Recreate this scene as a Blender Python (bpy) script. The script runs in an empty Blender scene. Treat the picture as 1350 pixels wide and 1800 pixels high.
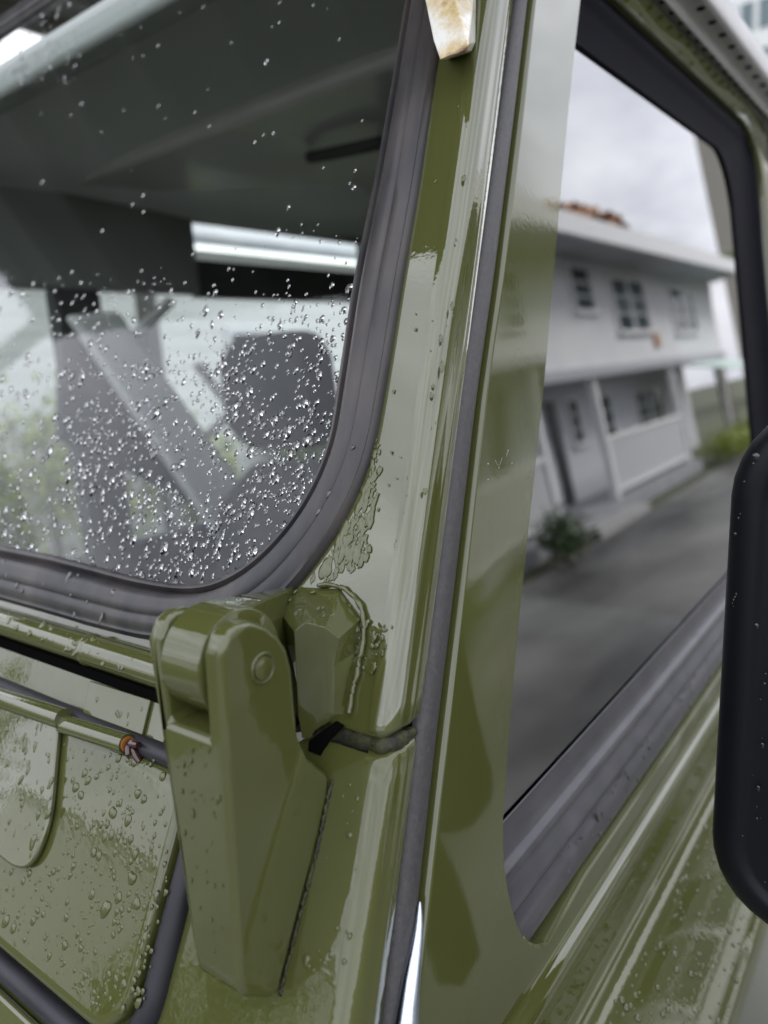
import bpy, bmesh, math, random
from mathutils import Vector, Matrix, noise
random.seed(11)
R = math.radians
scene = bpy.context.scene
col = scene.collection

# ------------------------------------------------------------------ camera
F, CX, CY = 1300.0, 675.0, 900.0           # focal length and centre in photograph pixels (1350 x 1800)
AX = Vector((0.79722701, 0.59964745, -0.06965649))     # camera right
AY = Vector((0.06261279, -0.19689916, -0.97842238))    # camera down
AZ = Vector((-0.60042379, 0.77566337, -0.19451893))    # camera forward
CAM = Vector((0, 0, 1.8))
cd = bpy.data.cameras.new('camera'); cam = bpy.data.objects.new('camera', cd); col.objects.link(cam)
cam.matrix_world = Matrix(((AX.x, -AY.x, -AZ.x, CAM.x), (AX.y, -AY.y, -AZ.y, CAM.y), (AX.z, -AY.z, -AZ.z, CAM.z), (0, 0, 0, 1)))
cd.sensor_fit = 'VERTICAL'; cd.sensor_height = 36; cd.sensor_width = 27; cd.lens = F/1800*36
cd.clip_start = 0.01; cd.clip_end = 2000
cd.dof.use_dof = True; cd.dof.focus_distance = 0.415; cd.dof.aperture_fstop = 4.6
scene.camera = cam

# ------------------------------------------------------------------ sky, sun, exposure
SUN_EL, SUN_AZ = R(42), R(302)
world = bpy.data.worlds.new('World'); scene.world = world; world.use_nodes = True
nt = world.node_tree; nt.nodes.clear()
def N(t, kind, **kw):
    n = t.nodes.new(kind)
    for k, v in kw.items(): setattr(n, k, v)
    return n
sky = N(nt, 'ShaderNodeTexSky', sky_type='NISHITA'); sky.sun_disc = False
sky.sun_elevation = SUN_EL; sky.sun_rotation = SUN_AZ; sky.air_density = 1.5; sky.dust_density = 3
tc = N(nt, 'ShaderNodeTexCoord')
nz = N(nt, 'ShaderNodeTexNoise'); nz.inputs['Scale'].default_value = 3.2; nz.inputs['Detail'].default_value = 6; nz.inputs['Roughness'].default_value = 0.55; nz.inputs['Distortion'].default_value = 0.4
mp = N(nt, 'ShaderNodeMapping'); mp.inputs['Scale'].default_value = (1, 1, 2.4)
rp = N(nt, 'ShaderNodeValToRGB')
rp.color_ramp.elements[0].position = 0.36; rp.color_ramp.elements[0].color = (5.6, 5.75, 6.5, 1)
rp.color_ramp.elements[1].position = 0.66; rp.color_ramp.elements[1].color = (9.2, 9.3, 9.9, 1)
mx = N(nt, 'ShaderNodeMix', data_type='RGBA'); mx.inputs[0].default_value = 0.9
bg = N(nt, 'ShaderNodeBackground'); bg.inputs['Strength'].default_value = 0.11
wo = N(nt, 'ShaderNodeOutputWorld')
L = nt.links.new
L(tc.outputs['Generated'], mp.inputs['Vector']); L(mp.outputs[0], nz.inputs['Vector']); L(nz.outputs['Fac'], rp.inputs[0])
L(sky.outputs[0], mx.inputs[6]); L(rp.outputs[0], mx.inputs[7]); L(mx.outputs[2], bg.inputs['Color']); L(bg.outputs[0], wo.inputs['Surface'])
sd = bpy.data.lights.new('sun', 'SUN'); sun = bpy.data.objects.new('sun', sd); col.objects.link(sun)
sd.energy = 1.5; sd.angle = R(20); sd.color = (1, 0.97, 0.93)
sdir = Vector((math.sin(SUN_AZ)*math.cos(SUN_EL), math.cos(SUN_AZ)*math.cos(SUN_EL), math.sin(SUN_EL)))
sun.rotation_euler = sdir.to_track_quat('Z', 'Y').to_euler()
vs = scene.view_settings; vs.view_transform = 'Standard'; vs.look = 'None'; vs.exposure = 1.5; vs.gamma = 1; vs.use_curve_mapping = False
scene.cycles.max_bounces = 10; scene.cycles.transparent_max_bounces = 12
scene.cycles.caustics_reflective = False; scene.cycles.caustics_refractive = False

# ------------------------------------------------------------------ materials
MAT = {}
def mat(name, base, rough=0.5, metal=0.0, coat=0.0, coat_rough=0.03, coat_ior=1.5, ior=1.5, spec=0.5, var=None, var_scale=20, var2=None,
        bump=0.0, bump_scale=100, bump_dist=0.001, bump_detail=3, rough_var=None, rough_scale=30, stretch=None, emit=None, wave=0.0, wave_scale=9):
    m = bpy.data.materials.new(name); m.use_nodes = True; t = m.node_tree; b = t.nodes['Principled BSDF']
    b.inputs['Base Color'].default_value = (*base, 1); b.inputs['Roughness'].default_value = rough; b.inputs['Metallic'].default_value = metal
    b.inputs['IOR'].default_value = ior; b.inputs['Specular IOR Level'].default_value = spec
    b.inputs['Coat Weight'].default_value = coat; b.inputs['Coat IOR'].default_value = coat_ior; b.inputs['Coat Roughness'].default_value = coat_rough
    tcn = t.nodes.new('ShaderNodeTexCoord'); vec = tcn.outputs['Object']
    if stretch:
        mpn = t.nodes.new('ShaderNodeMapping'); mpn.inputs['Scale'].default_value = stretch; t.links.new(vec, mpn.inputs[0]); vec = mpn.outputs[0]
    def nz(scale, detail=4, rough_=0.55):
        n = t.nodes.new('ShaderNodeTexNoise'); n.inputs['Scale'].default_value = scale; n.inputs['Detail'].default_value = detail; n.inputs['Roughness'].default_value = rough_
        t.links.new(vec, n.inputs['Vector']); return n.outputs['Fac']
    if var:
        r = t.nodes.new('ShaderNodeValToRGB'); r.color_ramp.elements[0].position = 0.35; r.color_ramp.elements[1].position = 0.68
        r.color_ramp.elements[0].color = (*base, 1); r.color_ramp.elements[1].color = (*var, 1)
        if var2:
            e = r.color_ramp.elements.new(0.8); e.color = (*var2, 1)
        t.links.new(nz(var_scale), r.inputs[0]); t.links.new(r.outputs[0], b.inputs['Base Color'])
    if rough_var:
        r = t.nodes.new('ShaderNodeMapRange'); r.inputs['From Min'].default_value = 0.35; r.inputs['From Max'].default_value = 0.65
        r.inputs['To Min'].default_value = rough; r.inputs['To Max'].default_value = rough_var
        t.links.new(nz(rough_scale), r.inputs['Value']); t.links.new(r.outputs[0], b.inputs['Roughness'])
    if bump:
        bn = t.nodes.new('ShaderNodeBump'); bn.inputs['Strength'].default_value = bump; bn.inputs['Distance'].default_value = bump_dist
        t.links.new(nz(bump_scale, bump_detail), bn.inputs['Height']); t.links.new(bn.outputs[0], b.inputs['Normal'])
        if coat: t.links.new(bn.outputs[0], b.inputs['Coat Normal'])
    if wave:
        wn_ = t.nodes.new('ShaderNodeBump'); wn_.inputs['Strength'].default_value = 1.0; wn_.inputs['Distance'].default_value = wave
        t.links.new(nz(wave_scale, 0), wn_.inputs['Height'])
        if bump: t.links.new(wn_.outputs[0], bn.inputs['Normal'])
        else: t.links.new(wn_.outputs[0], b.inputs['Normal']); t.links.new(wn_.outputs[0], b.inputs['Coat Normal'])
    if emit: b.inputs['Emission Color'].default_value = (*emit, 1); b.inputs['Emission Strength'].default_value = 1
    MAT[name] = m; return m

OLIVE = (0.063, 0.0685, 0.0195)
mat('olive paint', OLIVE, rough=0.35, coat=1.0, coat_rough=0.006, coat_ior=1.88, ior=1.5, bump=0.035, bump_scale=330, bump_dist=0.0006, bump_detail=1, spec=0.0)
mat('olive door', OLIVE, rough=0.35, coat=1.0, coat_rough=0.065, coat_ior=1.66, ior=1.5, bump=0.03, bump_scale=260, bump_dist=0.0006, bump_detail=1, spec=0.0, wave=0.006, wave_scale=7)
mat('olive casting', OLIVE, rough=0.35, coat=1.0, coat_rough=0.010, coat_ior=1.66, ior=1.5, bump=0.06, bump_scale=160, bump_dist=0.0008, bump_detail=2, spec=0.0)
mat('olive paint thick', OLIVE, rough=0.3, coat=1.0, coat_rough=0.010, coat_ior=1.6, ior=1.5, bump=0.13, bump_scale=90, bump_dist=0.0012, bump_detail=2, spec=0.0)
mat('wet drop on paint', (0.067, 0.073, 0.022), rough=0.3, coat=1.0, coat_rough=0.0, coat_ior=1.6, ior=1.4, spec=0.0)
mat('sealant', (0.040, 0.043, 0.017), rough=0.5, spec=0.2, coat=0.12, coat_ior=1.4, var=(0.016, 0.016, 0.013), var_scale=150, bump=0.6, bump_scale=260, bump_dist=0.002)
mat('worn rubber', (0.019, 0.020, 0.023), rough=0.40, spec=0.4, var=(0.058, 0.050, 0.046), var_scale=34, stretch=(1, 0.35, 0.35), bump=0.12, bump_scale=500, bump_dist=0.0004, rough_var=0.3, rough_scale=40)
mat('grained rubber', (0.040, 0.039, 0.043), rough=0.45, var=(0.06, 0.055, 0.052), var_scale=350, bump=0.6, bump_scale=1500, bump_dist=0.0007, bump_detail=2)
mat('soft black rubber', (0.014, 0.014, 0.018), rough=0.42, spec=0.35, var=(0.024, 0.023, 0.028), var_scale=30, bump=0.1, bump_scale=400, bump_dist=0.0004)
mat('sill rubber', (0.045, 0.044, 0.050), rough=0.34, var=(0.065, 0.062, 0.068), var_scale=40, rough_var=0.28)
mat('black plastic', (0.003, 0.0035, 0.0055), rough=0.42, spec=0.22, bump=0.05, bump_scale=700, bump_dist=0.0003)
mat('black channel', (0.004, 0.004, 0.007), rough=0.6, ior=1.12, spec=0.3, bump=0.1, bump_scale=400, bump_dist=0.0004)
mat('painted void', (0.004, 0.004, 0.004), rough=0.9, spec=0.0)  # flat black standing in for the shade inside gaps and holes
mat('wet drop on rubber', (0.030, 0.028, 0.030), rough=0.03, coat=1.0, coat_rough=0.0, ior=1.4)
mat('wet drop on plastic', (0.006, 0.006, 0.008), rough=0.03, coat=1.0, coat_rough=0.0, ior=1.4)
mat('bare metal', (0.55, 0.6, 0.68), rough=0.22, metal=1.0, bump=0.2, bump_scale=300, bump_dist=0.0004)
mat('red brown plastic', (0.035, 0.008, 0.006), rough=0.2, coat=0.6)
mat('orange wire', (0.32, 0.12, 0.025), rough=0.35)
mat('roof white', (0.62, 0.62, 0.60), rough=0.35, coat=0.4, var=(0.55, 0.54, 0.50), var_scale=9)
mat('grey gutter paint', (0.40, 0.39, 0.38), rough=0.35, coat=0.3, var=(0.33, 0.32, 0.31), var_scale=12)
mat('header paint', (0.40, 0.43, 0.41), rough=0.6)
mat('headliner', (0.72, 0.75, 0.72), rough=0.9, var=(0.76, 0.79, 0.76), var_scale=3)
mat('dark trim', (0.035, 0.038, 0.036), rough=0.75)
mat('grey trim', (0.22, 0.23, 0.22), rough=0.7)
mat('seat fabric', (0.020, 0.022, 0.024), rough=0.85, var=(0.032, 0.034, 0.036), var_scale=14)
mat('brace paint', (0.72, 0.73, 0.72), rough=0.5)
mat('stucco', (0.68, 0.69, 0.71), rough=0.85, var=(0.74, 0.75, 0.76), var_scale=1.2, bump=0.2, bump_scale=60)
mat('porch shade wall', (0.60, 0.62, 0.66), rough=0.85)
mat('plinth', (0.27, 0.275, 0.30), rough=0.7, var=(0.33, 0.335, 0.355), var_scale=2)
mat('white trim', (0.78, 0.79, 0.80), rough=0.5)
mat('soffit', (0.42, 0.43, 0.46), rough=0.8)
mat('shingle', (0.34, 0.35, 0.38), rough=0.8, var=(0.42, 0.43, 0.45), var_scale=2.5)
mat('terracotta', (0.36, 0.19, 0.10), rough=0.8, var=(0.50, 0.31, 0.20), var_scale=6)
mat('house pane', (0.018, 0.035, 0.038), rough=0.06, spec=0.6)
mat('door paint dark', (0.035, 0.042, 0.045), rough=0.4)
mat('mint light patch', (0.60, 0.74, 0.69), rough=0.8)
mat('asphalt', (0.050, 0.050, 0.050), rough=0.55, var=(0.20, 0.196, 0.185), var_scale=0.75, rough_var=0.28, rough_scale=1.1, bump=0.5, bump_scale=90, bump_dist=0.004, stretch=(1.0, 0.45, 1))
mat('soil', (0.09, 0.085, 0.06), rough=0.9, var=(0.07, 0.10, 0.04), var_scale=1)
mat('concrete', (0.34, 0.34, 0.34), rough=0.8, var=(0.42, 0.42, 0.41), var_scale=1.5)
mat('leaf dark', (0.030, 0.060, 0.020), rough=0.45, var=(0.05, 0.09, 0.03), var_scale=4)
mat('leaf bright', (0.20, 0.27, 0.035), rough=0.5, var=(0.30, 0.34, 0.06), var_scale=4)
mat('leaf mid', (0.085, 0.145, 0.035), rough=0.5, var=(0.13, 0.19, 0.05), var_scale=4)
mat('bark', (0.10, 0.08, 0.06), rough=0.9, var=(0.16, 0.13, 0.10), var_scale=8)
mat('tower wall', (0.42, 0.39, 0.34), rough=0.8)
mat('tower white', (0.62, 0.63, 0.63), rough=0.7)
mat('tower glass', (0.10, 0.14, 0.15), rough=0.08)
mat('carport brown', (0.11, 0.11, 0.105), rough=0.7, var=(0.14, 0.138, 0.13), var_scale=3)
mat('siding', (0.84, 0.84, 0.83), rough=0.7)
mat('grey van', (0.22, 0.25, 0.29), rough=0.25, coat=0.6)

def rusty():
    m = mat('rusty white paint', (0.68, 0.66, 0.58), rough=0.35, coat=0.4); t = m.node_tree; b = t.nodes['Principled BSDF']
    tcn = t.nodes.new('ShaderNodeTexCoord')
    n = t.nodes.new('ShaderNodeTexNoise'); n.inputs['Scale'].default_value = 70; n.inputs['Detail'].default_value = 8; n.inputs['Roughness'].default_value = 0.7
    n2 = t.nodes.new('ShaderNodeTexNoise'); n2.inputs['Scale'].default_value = 25; n2.inputs['Detail'].default_value = 4
    r = t.nodes.new('ShaderNodeValToRGB'); e = r.color_ramp.elements
    e[0].position = 0.50; e[0].color = (0.70, 0.69, 0.63, 1); e[1].position = 0.62; e[1].color = (0.52, 0.40, 0.20, 1)
    x = e.new(0.72); x.color = (0.16, 0.06, 0.02, 1)
    a = t.nodes.new('ShaderNodeMath'); a.operation = 'ADD'; s = t.nodes.new('ShaderNodeMath'); s.operation = 'MULTIPLY'; s.inputs[1].default_value = 0.45
    s2 = t.nodes.new('ShaderNodeMath'); s2.operation = 'MULTIPLY'; s2.inputs[1].default_value = 0.6
    t.links.new(tcn.outputs['Object'], n.inputs['Vector']); t.links.new(tcn.outputs['Object'], n2.inputs['Vector'])
    t.links.new(n.outputs['Fac'], s.inputs[0]); t.links.new(n2.outputs['Fac'], s2.inputs[0]); t.links.new(s.outputs[0], a.inputs[0]); t.links.new(s2.outputs[0], a.inputs[1])
    sx = t.nodes.new('ShaderNodeSeparateXYZ'); mr = t.nodes.new('ShaderNodeMapRange'); zc = 2.008
    mr.inputs['From Min'].default_value = zc; mr.inputs['From Max'].default_value = zc+0.016; mr.inputs['To Min'].default_value = 0.20; mr.inputs['To Max'].default_value = -0.02
    a2 = t.nodes.new('ShaderNodeMath'); a2.operation = 'ADD'; MAT['_rust_z'] = mr
    t.links.new(tcn.outputs['Object'], sx.inputs[0]); t.links.new(sx.outputs['Z'], mr.inputs['Value']); t.links.new(a.outputs[0], a2.inputs[0]); t.links.new(mr.outputs[0], a2.inputs[1])
    t.links.new(a2.outputs[0], r.inputs[0]); t.links.new(r.outputs[0], b.inputs['Base Color'])
rusty()
def pane(name, ior, tint, rough=0.0, wave=0.0):
    m = bpy.data.materials.new(name); m.use_nodes = True; t = m.node_tree; t.nodes.clear()
    o = t.nodes.new('ShaderNodeOutputMaterial'); mix = t.nodes.new('ShaderNodeMixShader'); fr = t.nodes.new('ShaderNodeFresnel'); fr.inputs['IOR'].default_value = ior
    g = t.nodes.new('ShaderNodeBsdfGlossy'); g.inputs['Roughness'].default_value = rough; g.inputs['Color'].default_value = (1, 1, 1, 1)
    tr = t.nodes.new('ShaderNodeBsdfTransparent'); tr.inputs['Color'].default_value = (*tint, 1)
    gm = t.nodes.new('ShaderNodeNewGeometry'); su = t.nodes.new('ShaderNodeMath'); su.operation = 'SUBTRACT'; su.inputs[0].default_value = 1; mu = t.nodes.new('ShaderNodeMath'); mu.operation = 'MULTIPLY'
    t.links.new(gm.outputs['Backfacing'], su.inputs[1]); t.links.new(su.outputs[0], mu.inputs[0]); t.links.new(fr.outputs[0], mu.inputs[1]); t.links.new(mu.outputs[0], mix.inputs[0]); t.links.new(tr.outputs[0], mix.inputs[1]); t.links.new(g.outputs[0], mix.inputs[2]); t.links.new(mix.outputs[0], o.inputs[0])
    MAT[name] = m
pane('windscreen glass', 1.42, (0.95, 0.965, 0.958))
pane('door glass', 2.9, (0.22, 0.25, 0.24))
pane('side glass', 1.4, (0.94, 0.965, 0.95))
def water():
    m = bpy.data.materials.new('rain water'); m.use_nodes = True; t = m.node_tree; t.nodes.clear()
    o = t.nodes.new('ShaderNodeOutputMaterial'); g = t.nodes.new('ShaderNodeBsdfGlass'); g.inputs['IOR'].default_value = 1.33; g.inputs['Roughness'].default_value = 0
    t.links.new(g.outputs[0], o.inputs[0]); MAT['rain water'] = m
water()

# ------------------------------------------------------------------ helpers
def link(name, me, m, parent=None, smooth=35, bevel=0, seg=3):
    if m: me.materials.append(MAT[m])
    if smooth:
        me.polygons.foreach_set('use_smooth', [True]*len(me.polygons))
        if smooth < 180: me.set_sharp_from_angle(angle=R(smooth))
    o = bpy.data.objects.new(name, me); col.objects.link(o)
    if parent is not None:
        o.parent = parent
        if parent.type == 'EMPTY': o.matrix_parent_inverse = Matrix.Translation(-parent.location)
    if bevel:
        b = o.modifiers.new('bevel', 'BEVEL'); b.width = bevel; b.segments = seg; b.limit_method = 'ANGLE'; b.angle_limit = R(30); b.harden_normals = True
        me.polygons.foreach_set('use_smooth', [True]*len(me.polygons))
    return o
def mesh(name, V, Fc, m, parent=None, smooth=35, bevel=0, seg=3, fix=True):
    me = bpy.data.meshes.new(name); me.from_pydata([tuple(v) for v in V], [], Fc); me.validate()
    if fix:
        bm = bmesh.new(); bm.from_mesh(me); bmesh.ops.remove_doubles(bm, verts=bm.verts, dist=1e-6); bmesh.ops.recalc_face_normals(bm, faces=bm.faces); bm.to_mesh(me); bm.free()
    return link(name, me, m, parent, smooth, bevel, seg)
def hull(name, pts, m, parent=None, bevel=0, smooth=35, seg=3):
    bm = bmesh.new(); vs_ = [bm.verts.new(p) for p in pts]; r = bmesh.ops.convex_hull(bm, input=vs_)
    bmesh.ops.delete(bm, geom=list({g for g in r['geom_interior'] + r['geom_unused'] if isinstance(g, bmesh.types.BMVert)}), context='VERTS')
    bmesh.ops.dissolve_limit(bm, angle_limit=R(4), verts=bm.verts, edges=bm.edges)
    me = bpy.data.meshes.new(name); bm.to_mesh(me); bm.free()
    return link(name, me, m, parent, smooth, bevel, seg)
def boxV(a, b):
    x0, y0, z0 = a; x1, y1, z1 = b
    V = [(x0, y0, z0), (x1, y0, z0), (x1, y1, z0), (x0, y1, z0), (x0, y0, z1), (x1, y0, z1), (x1, y1, z1), (x0, y1, z1)]
    Fc = [(0, 3, 2, 1), (4, 5, 6, 7), (0, 1, 5, 4), (1, 2, 6, 5), (2, 3, 7, 6), (3, 0, 4, 7)]
    return V, Fc
def box(name, a, b, m, parent=None, bevel=0):
    lo = [min(p, q) for p, q in zip(a, b)]; hi = [max(p, q) for p, q in zip(a, b)]
    V, Fc = boxV(lo, hi); return mesh(name, V, Fc, m, parent, smooth=30, bevel=bevel)
def loft(rings, closed_ring=True, caps=False):
    n = len(rings[0]); V = [p for r in rings for p in r]; Fc = []
    for i in range(len(rings)-1):
        for j in range(n if closed_ring else n-1):
            k = (j+1) % n; Fc.append((i*n+j, i*n+k, (i+1)*n+k, (i+1)*n+j))
    if caps: Fc.append(tuple(range(n))[::-1]); Fc.append(tuple((len(rings)-1)*n+j for j in range(n)))
    return V, Fc
def frame_of(d):
    d = d.normalized(); a = Vector((0, 0, 1)) if abs(d.z) < 0.9 else Vector((1, 0, 0))
    s = d.cross(a).normalized(); return s, s.cross(d).normalized()
def tube(pts, rads, seg=14, caps=True):
    pts = [Vector(p) for p in pts]; rings = []
    for i, p in enumerate(pts):
        d = pts[min(i+1, len(pts)-1)] - pts[max(i-1, 0)]; s, u = frame_of(d); r = rads[i] if isinstance(rads, (list, tuple)) else rads
        rings.append([p + (s*math.cos(q*2*math.pi/seg) + u*math.sin(q*2*math.pi/seg))*r for q in range(seg)])
    return loft(rings, True, caps)
def smoothpath(P, n=4):
    P = [Vector(p) for p in P]; out = []
    for i in range(len(P)-1):
        p0, p1, p2, p3 = P[max(i-1, 0)], P[i], P[i+1], P[min(i+2, len(P)-1)]
        for k in range(n):
            t = k/n; out.append(0.5*((2*p1) + (p2-p0)*t + (2*p0-5*p1+4*p2-p3)*t*t + (3*p1-p0-3*p2+p3)*t**3))
    out.append(P[-1]); return out
def prism(name, poly, vec, m, parent=None, bevel=0, smooth=30, seg=3):
    n = len(poly); vec = Vector(vec); V = [Vector(p) for p in poly] + [Vector(p)+vec for p in poly]
    Fc = [tuple(range(n)), tuple(range(2*n-1, n-1, -1))] + [(i, (i+1) % n, n+(i+1) % n, n+i) for i in range(n)]
    return mesh(name, V, Fc, m, parent, smooth, bevel, seg)
def baked_cut(o, cutters):
    for c in cutters:
        b = o.modifiers.new('cut', 'BOOLEAN'); b.operation = 'DIFFERENCE'; b.object = c; b.solver = 'EXACT'
    dg = bpy.context.evaluated_depsgraph_get(); me = bpy.data.meshes.new_from_object(o.evaluated_get(dg))
    o.modifiers.clear(); o.data = me
    for c in cutters: bpy.data.objects.remove(c)
    bm = bmesh.new(); bm.from_mesh(me); bmesh.ops.remove_doubles(bm, verts=bm.verts, dist=1e-5); bmesh.ops.dissolve_limit(bm, angle_limit=R(0.2), verts=bm.verts, edges=bm.edges); bmesh.ops.connect_verts_concave(bm, faces=bm.faces); bm.to_mesh(me); bm.free()
def tag(o, label, cat=None, group=None, kind=None):
    if label: o['label'] = label
    if cat: o['category'] = cat
    if group: o['group'] = group
    if kind: o['kind'] = kind
    return o
def empty(name, loc, label, cat, group=None):
    o = bpy.data.objects.new(name, None); col.objects.link(o); o.location = loc; o.empty_display_size = 0.2; return tag(o, label, cat, group)

# the vehicle's two main planes: the front plane (windscreen, frame, cowl) leans back 28 degrees, the side plane leans in 6 degrees
def ray(px, py): return AX*((px-CX)/F) + AY*((py-CY)/F) + AZ
NW = Vector((0, -math.cos(R(28)), math.sin(R(28)))); NS = Vector((math.cos(R(6)), 0, math.sin(R(6))))
P0 = CAM + ray(640, 900)*0.40
def hit(px, py, n, p):
    d = ray(px, py); return CAM + d*((p-CAM).dot(n)/d.dot(n))
def W(px, py, w=0.0): return hit(px, py, NW, P0 + NW*w)
P1 = W(768, 700)
def S(px, py, o=0.0): return hit(px, py, NS, P1 + NS*o)
E = NW.cross(NS).normalized(); E = E if E.z > 0 else -E      # direction of the pillar
XX = Vector((1, 0, 0)); YY = Vector((0, 1, 0)); ZZ = Vector((0, 0, 1)); SL = Vector((0, math.sin(R(28)), math.cos(R(28))))
def onW(x, z, w=0.0):      # point of the front plane at lateral x and height z
    return Vector((x, P0.y + (z-P0.z)*math.tan(R(28)), z)) + NW*w
def onS(y, z, o=0.0):      # point of the side plane
    return Vector((P1.x - (z-P1.z)*math.tan(R(6)), y, z)) + NS*o
def corner(z):             # where front plane and side plane meet
    return P1 + E*((z-P1.z)/E.z)
def inX(px, py, x):        # point of the plane at lateral x
    d = ray(px, py); return CAM + d*((x-CAM.x)/d.x)

# ------------------------------------------------------------------ ground
def sheet(name, x0, x1, y0, y1, z, m, n=1):
    V = []; Fc = []
    for i in range(n+1):
        for j in range(n+1): V.append((x0+(x1-x0)*i/n, y0+(y1-y0)*j/n, z))
    for i in range(n):
        for j in range(n): Fc.append((i*(n+1)+j, (i+1)*(n+1)+j, (i+1)*(n+1)+j+1, i*(n+1)+j+1))
    o = mesh(name, V, Fc, m, None, smooth=0, fix=False); o['kind'] = 'structure'; return o
tag(sheet('ground', -900, 900, -900, 900, -0.012, 'soil'), 'bare soil and lawn ground around the driveway')
tag(sheet('driveway', -3.4, 3.75, -40, 60, 0.0, 'asphalt'), 'wet patchy asphalt driveway beside the vehicle')

# ------------------------------------------------------------------ vehicle
car = empty('off_road_vehicle', (-0.95, 1.4, 0), 'olive green off-road vehicle with folding windscreen, wet with rain', 'car')

# windscreen seal loops (inner edge over the glass, outer edge on the frame)
inner = [W(*p) for p in [(721, 0), (694, 163), (665, 326), (630, 500), (607, 650), (585, 780), (543, 880), (482, 960), (415, 1012), (345, 1032), (250, 1020), (125, 988), (0, 962)]]
outer = [W(*p) for p in [(789, 0), (762, 163), (738, 326), (708, 500), (682, 660), (657, 790), (622, 885), (572, 970), (500, 1055), (400, 1118), (287, 1128), (167, 1103), (0, 1055)]]
ztop = W(0, 65).z
def close_loop(loop, grow):
    top = [corner(ztop+grow-0.07)+XX*(loop[0].x-corner(loop[0].z).x), corner(ztop+grow-0.02)+XX*(loop[0].x-corner(loop[0].z).x-0.015), corner(ztop+grow)+XX*(loop[0].x-corner(loop[0].z).x-0.07)]
    xl = -1.42 - grow
    left = [onW(xl+0.08, loop[-1].z), onW(xl+0.02, loop[-1].z+0.03), onW(xl, loop[-1].z+0.1), onW(xl+0.02, ztop+grow-0.08), onW(xl+0.05, ztop+grow-0.02), onW(xl+0.12, ztop+grow)]
    mid = [onW(-1.2+0.0*k, ztop+grow) for k in (0,)] + [onW(x, ztop+grow) for x in (-1.0, -0.8, -0.6)]
    return loop + left + mid + top[::-1]
LI = close_loop(inner, 0.0); LO = close_loop(outer, 0.032)
def dens(loop, n=5):
    P = loop + [loop[0]]; out = []
    m = len(loop)
    for i in range(m):
        p0, p1, p2, p3 = loop[(i-1) % m], loop[i], loop[(i+1) % m], loop[(i+2) % m]
        for k in range(n):
            t = k/n; out.append(0.5*((2*p1) + (p2-p0)*t + (2*p0-5*p1+4*p2-p3)*t*t + (3*p1-p0-3*p2+p3)*t**3))
    return out
LI = dens(LI); LO = dens(LO)
prof = [(-0.04, -0.004), (-0.04, 0.0035), (0.0, 0.0048), (0.06, 0.0050), (0.10, 0.0030), (0.13, 0.0012), (0.16, 0.0030), (0.20, 0.0062), (0.24, 0.0076), (0.32, 0.0084),
        (0.45, 0.0086), (0.56, 0.0082), (0.60, 0.0070), (0.63, 0.0080), (0.76, 0.0072), (0.86, 0.0056), (0.90, 0.0046), (0.93, 0.0050), (0.98, 0.0030), (1.0, 0.0004), (1.0, -0.004)]
wind = prism('windscreen', [p + NW*-0.001 for p in LI], NW*-0.0045, 'windscreen glass', car, smooth=0)
tag(wind, 'clear windscreen pane speckled with rain drops')
V, Fc = loft([[a.lerp(b, f) + NW*w for a, b in zip(LI, LO)] for f, w in prof], True)
tag(mesh('windscreen_seal', V, Fc, 'worn rubber', wind, smooth=55, fix=False), 'weathered dark rubber gasket with brownish worn patches')

# pillar section: list of (lateral step from the corner line, depth behind the front plane)
def section():
    pts = [(-0.0135, 0.0)]
    r = 0.0105
    for k in range(0, 11):
        a = R(90*k/10); pts.append((-r + r*math.sin(a), r - r*math.cos(a)))
    pts += [(0.0, 0.0130), (0.0005, 0.0145), (0.0009, 0.0162), (0.0006, 0.0176), (0.0, 0.0190), (0.0, 0.0225), (-0.0008, 0.0238), (-0.006, 0.0240)]
    return pts
SEC = section()
def sec_pt(z, s): return corner(z) + XX*s[0] + YY*(s[1]/math.cos(R(28)))
def pillar(name, zs, inner_loop, m, label, parent, close_top=False):
    def inset(i):
        t_ = max(0, min(1, (i-1)/9)); return -(NW*(1-t_) + NS*t_).normalized()
    rings = [[sec_pt(z, s) + inset(i)*d_ for i, s in enumerate(SEC)] for z, d_ in zip(zs, [0.0034, 0.0012, 0.0003] + [0]*len(zs))]
    V, Fc = loft(rings, False); n = len(SEC)
    flat = [i*n for i in range(len(zs))]          # first section vertex of each ring
    base = len(V); V += inner_loop
    Fc.append(tuple(flat) + tuple(range(base, base+len(inner_loop))))
    for i in ((0, len(zs)-1)):                    # turned-in ends
        b = len(V); off = Vector((-0.008, 0.010, 0))
        V += [rings[i][j] + off for j in range(n)]
        for j in range(n-1): Fc.append((i*n+j, i*n+j+1, b+j+1, b+j))
    o = mesh(name, V, Fc, m, parent, smooth=40); tag(o, label)
    for p_ in o.data.polygons:
        if len(p_.vertices) > 12: p_.use_smooth = False
    return o
ZB = P0.z - 0.098                                  # height of the joint between frame and cowl
zs_up = [ZB + 0.0016*k for k in range(3)] + [ZB + 0.012 + (0.62)*k/40 for k in range(41)]
k0 = 0
mid = [a.lerp(b, 0.5) for a, b in zip(LI, LO)]
seg_in = [p for p in mid[:12*5+1]]                 # from the top of the image down round the corner to the left border
topz = zs_up[-1]
loop_in = [onW(corner(topz).x-0.10, topz)] + seg_in + [onW(-1.2, mid[60].z), onW(-1.2, ZB)]
loop_in = [p for p in loop_in if True]
frame = pillar('windscreen_frame', zs_up, loop_in[:], 'olive paint', 'glossy olive painted windscreen frame, pillar streaked with water', car)

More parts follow.
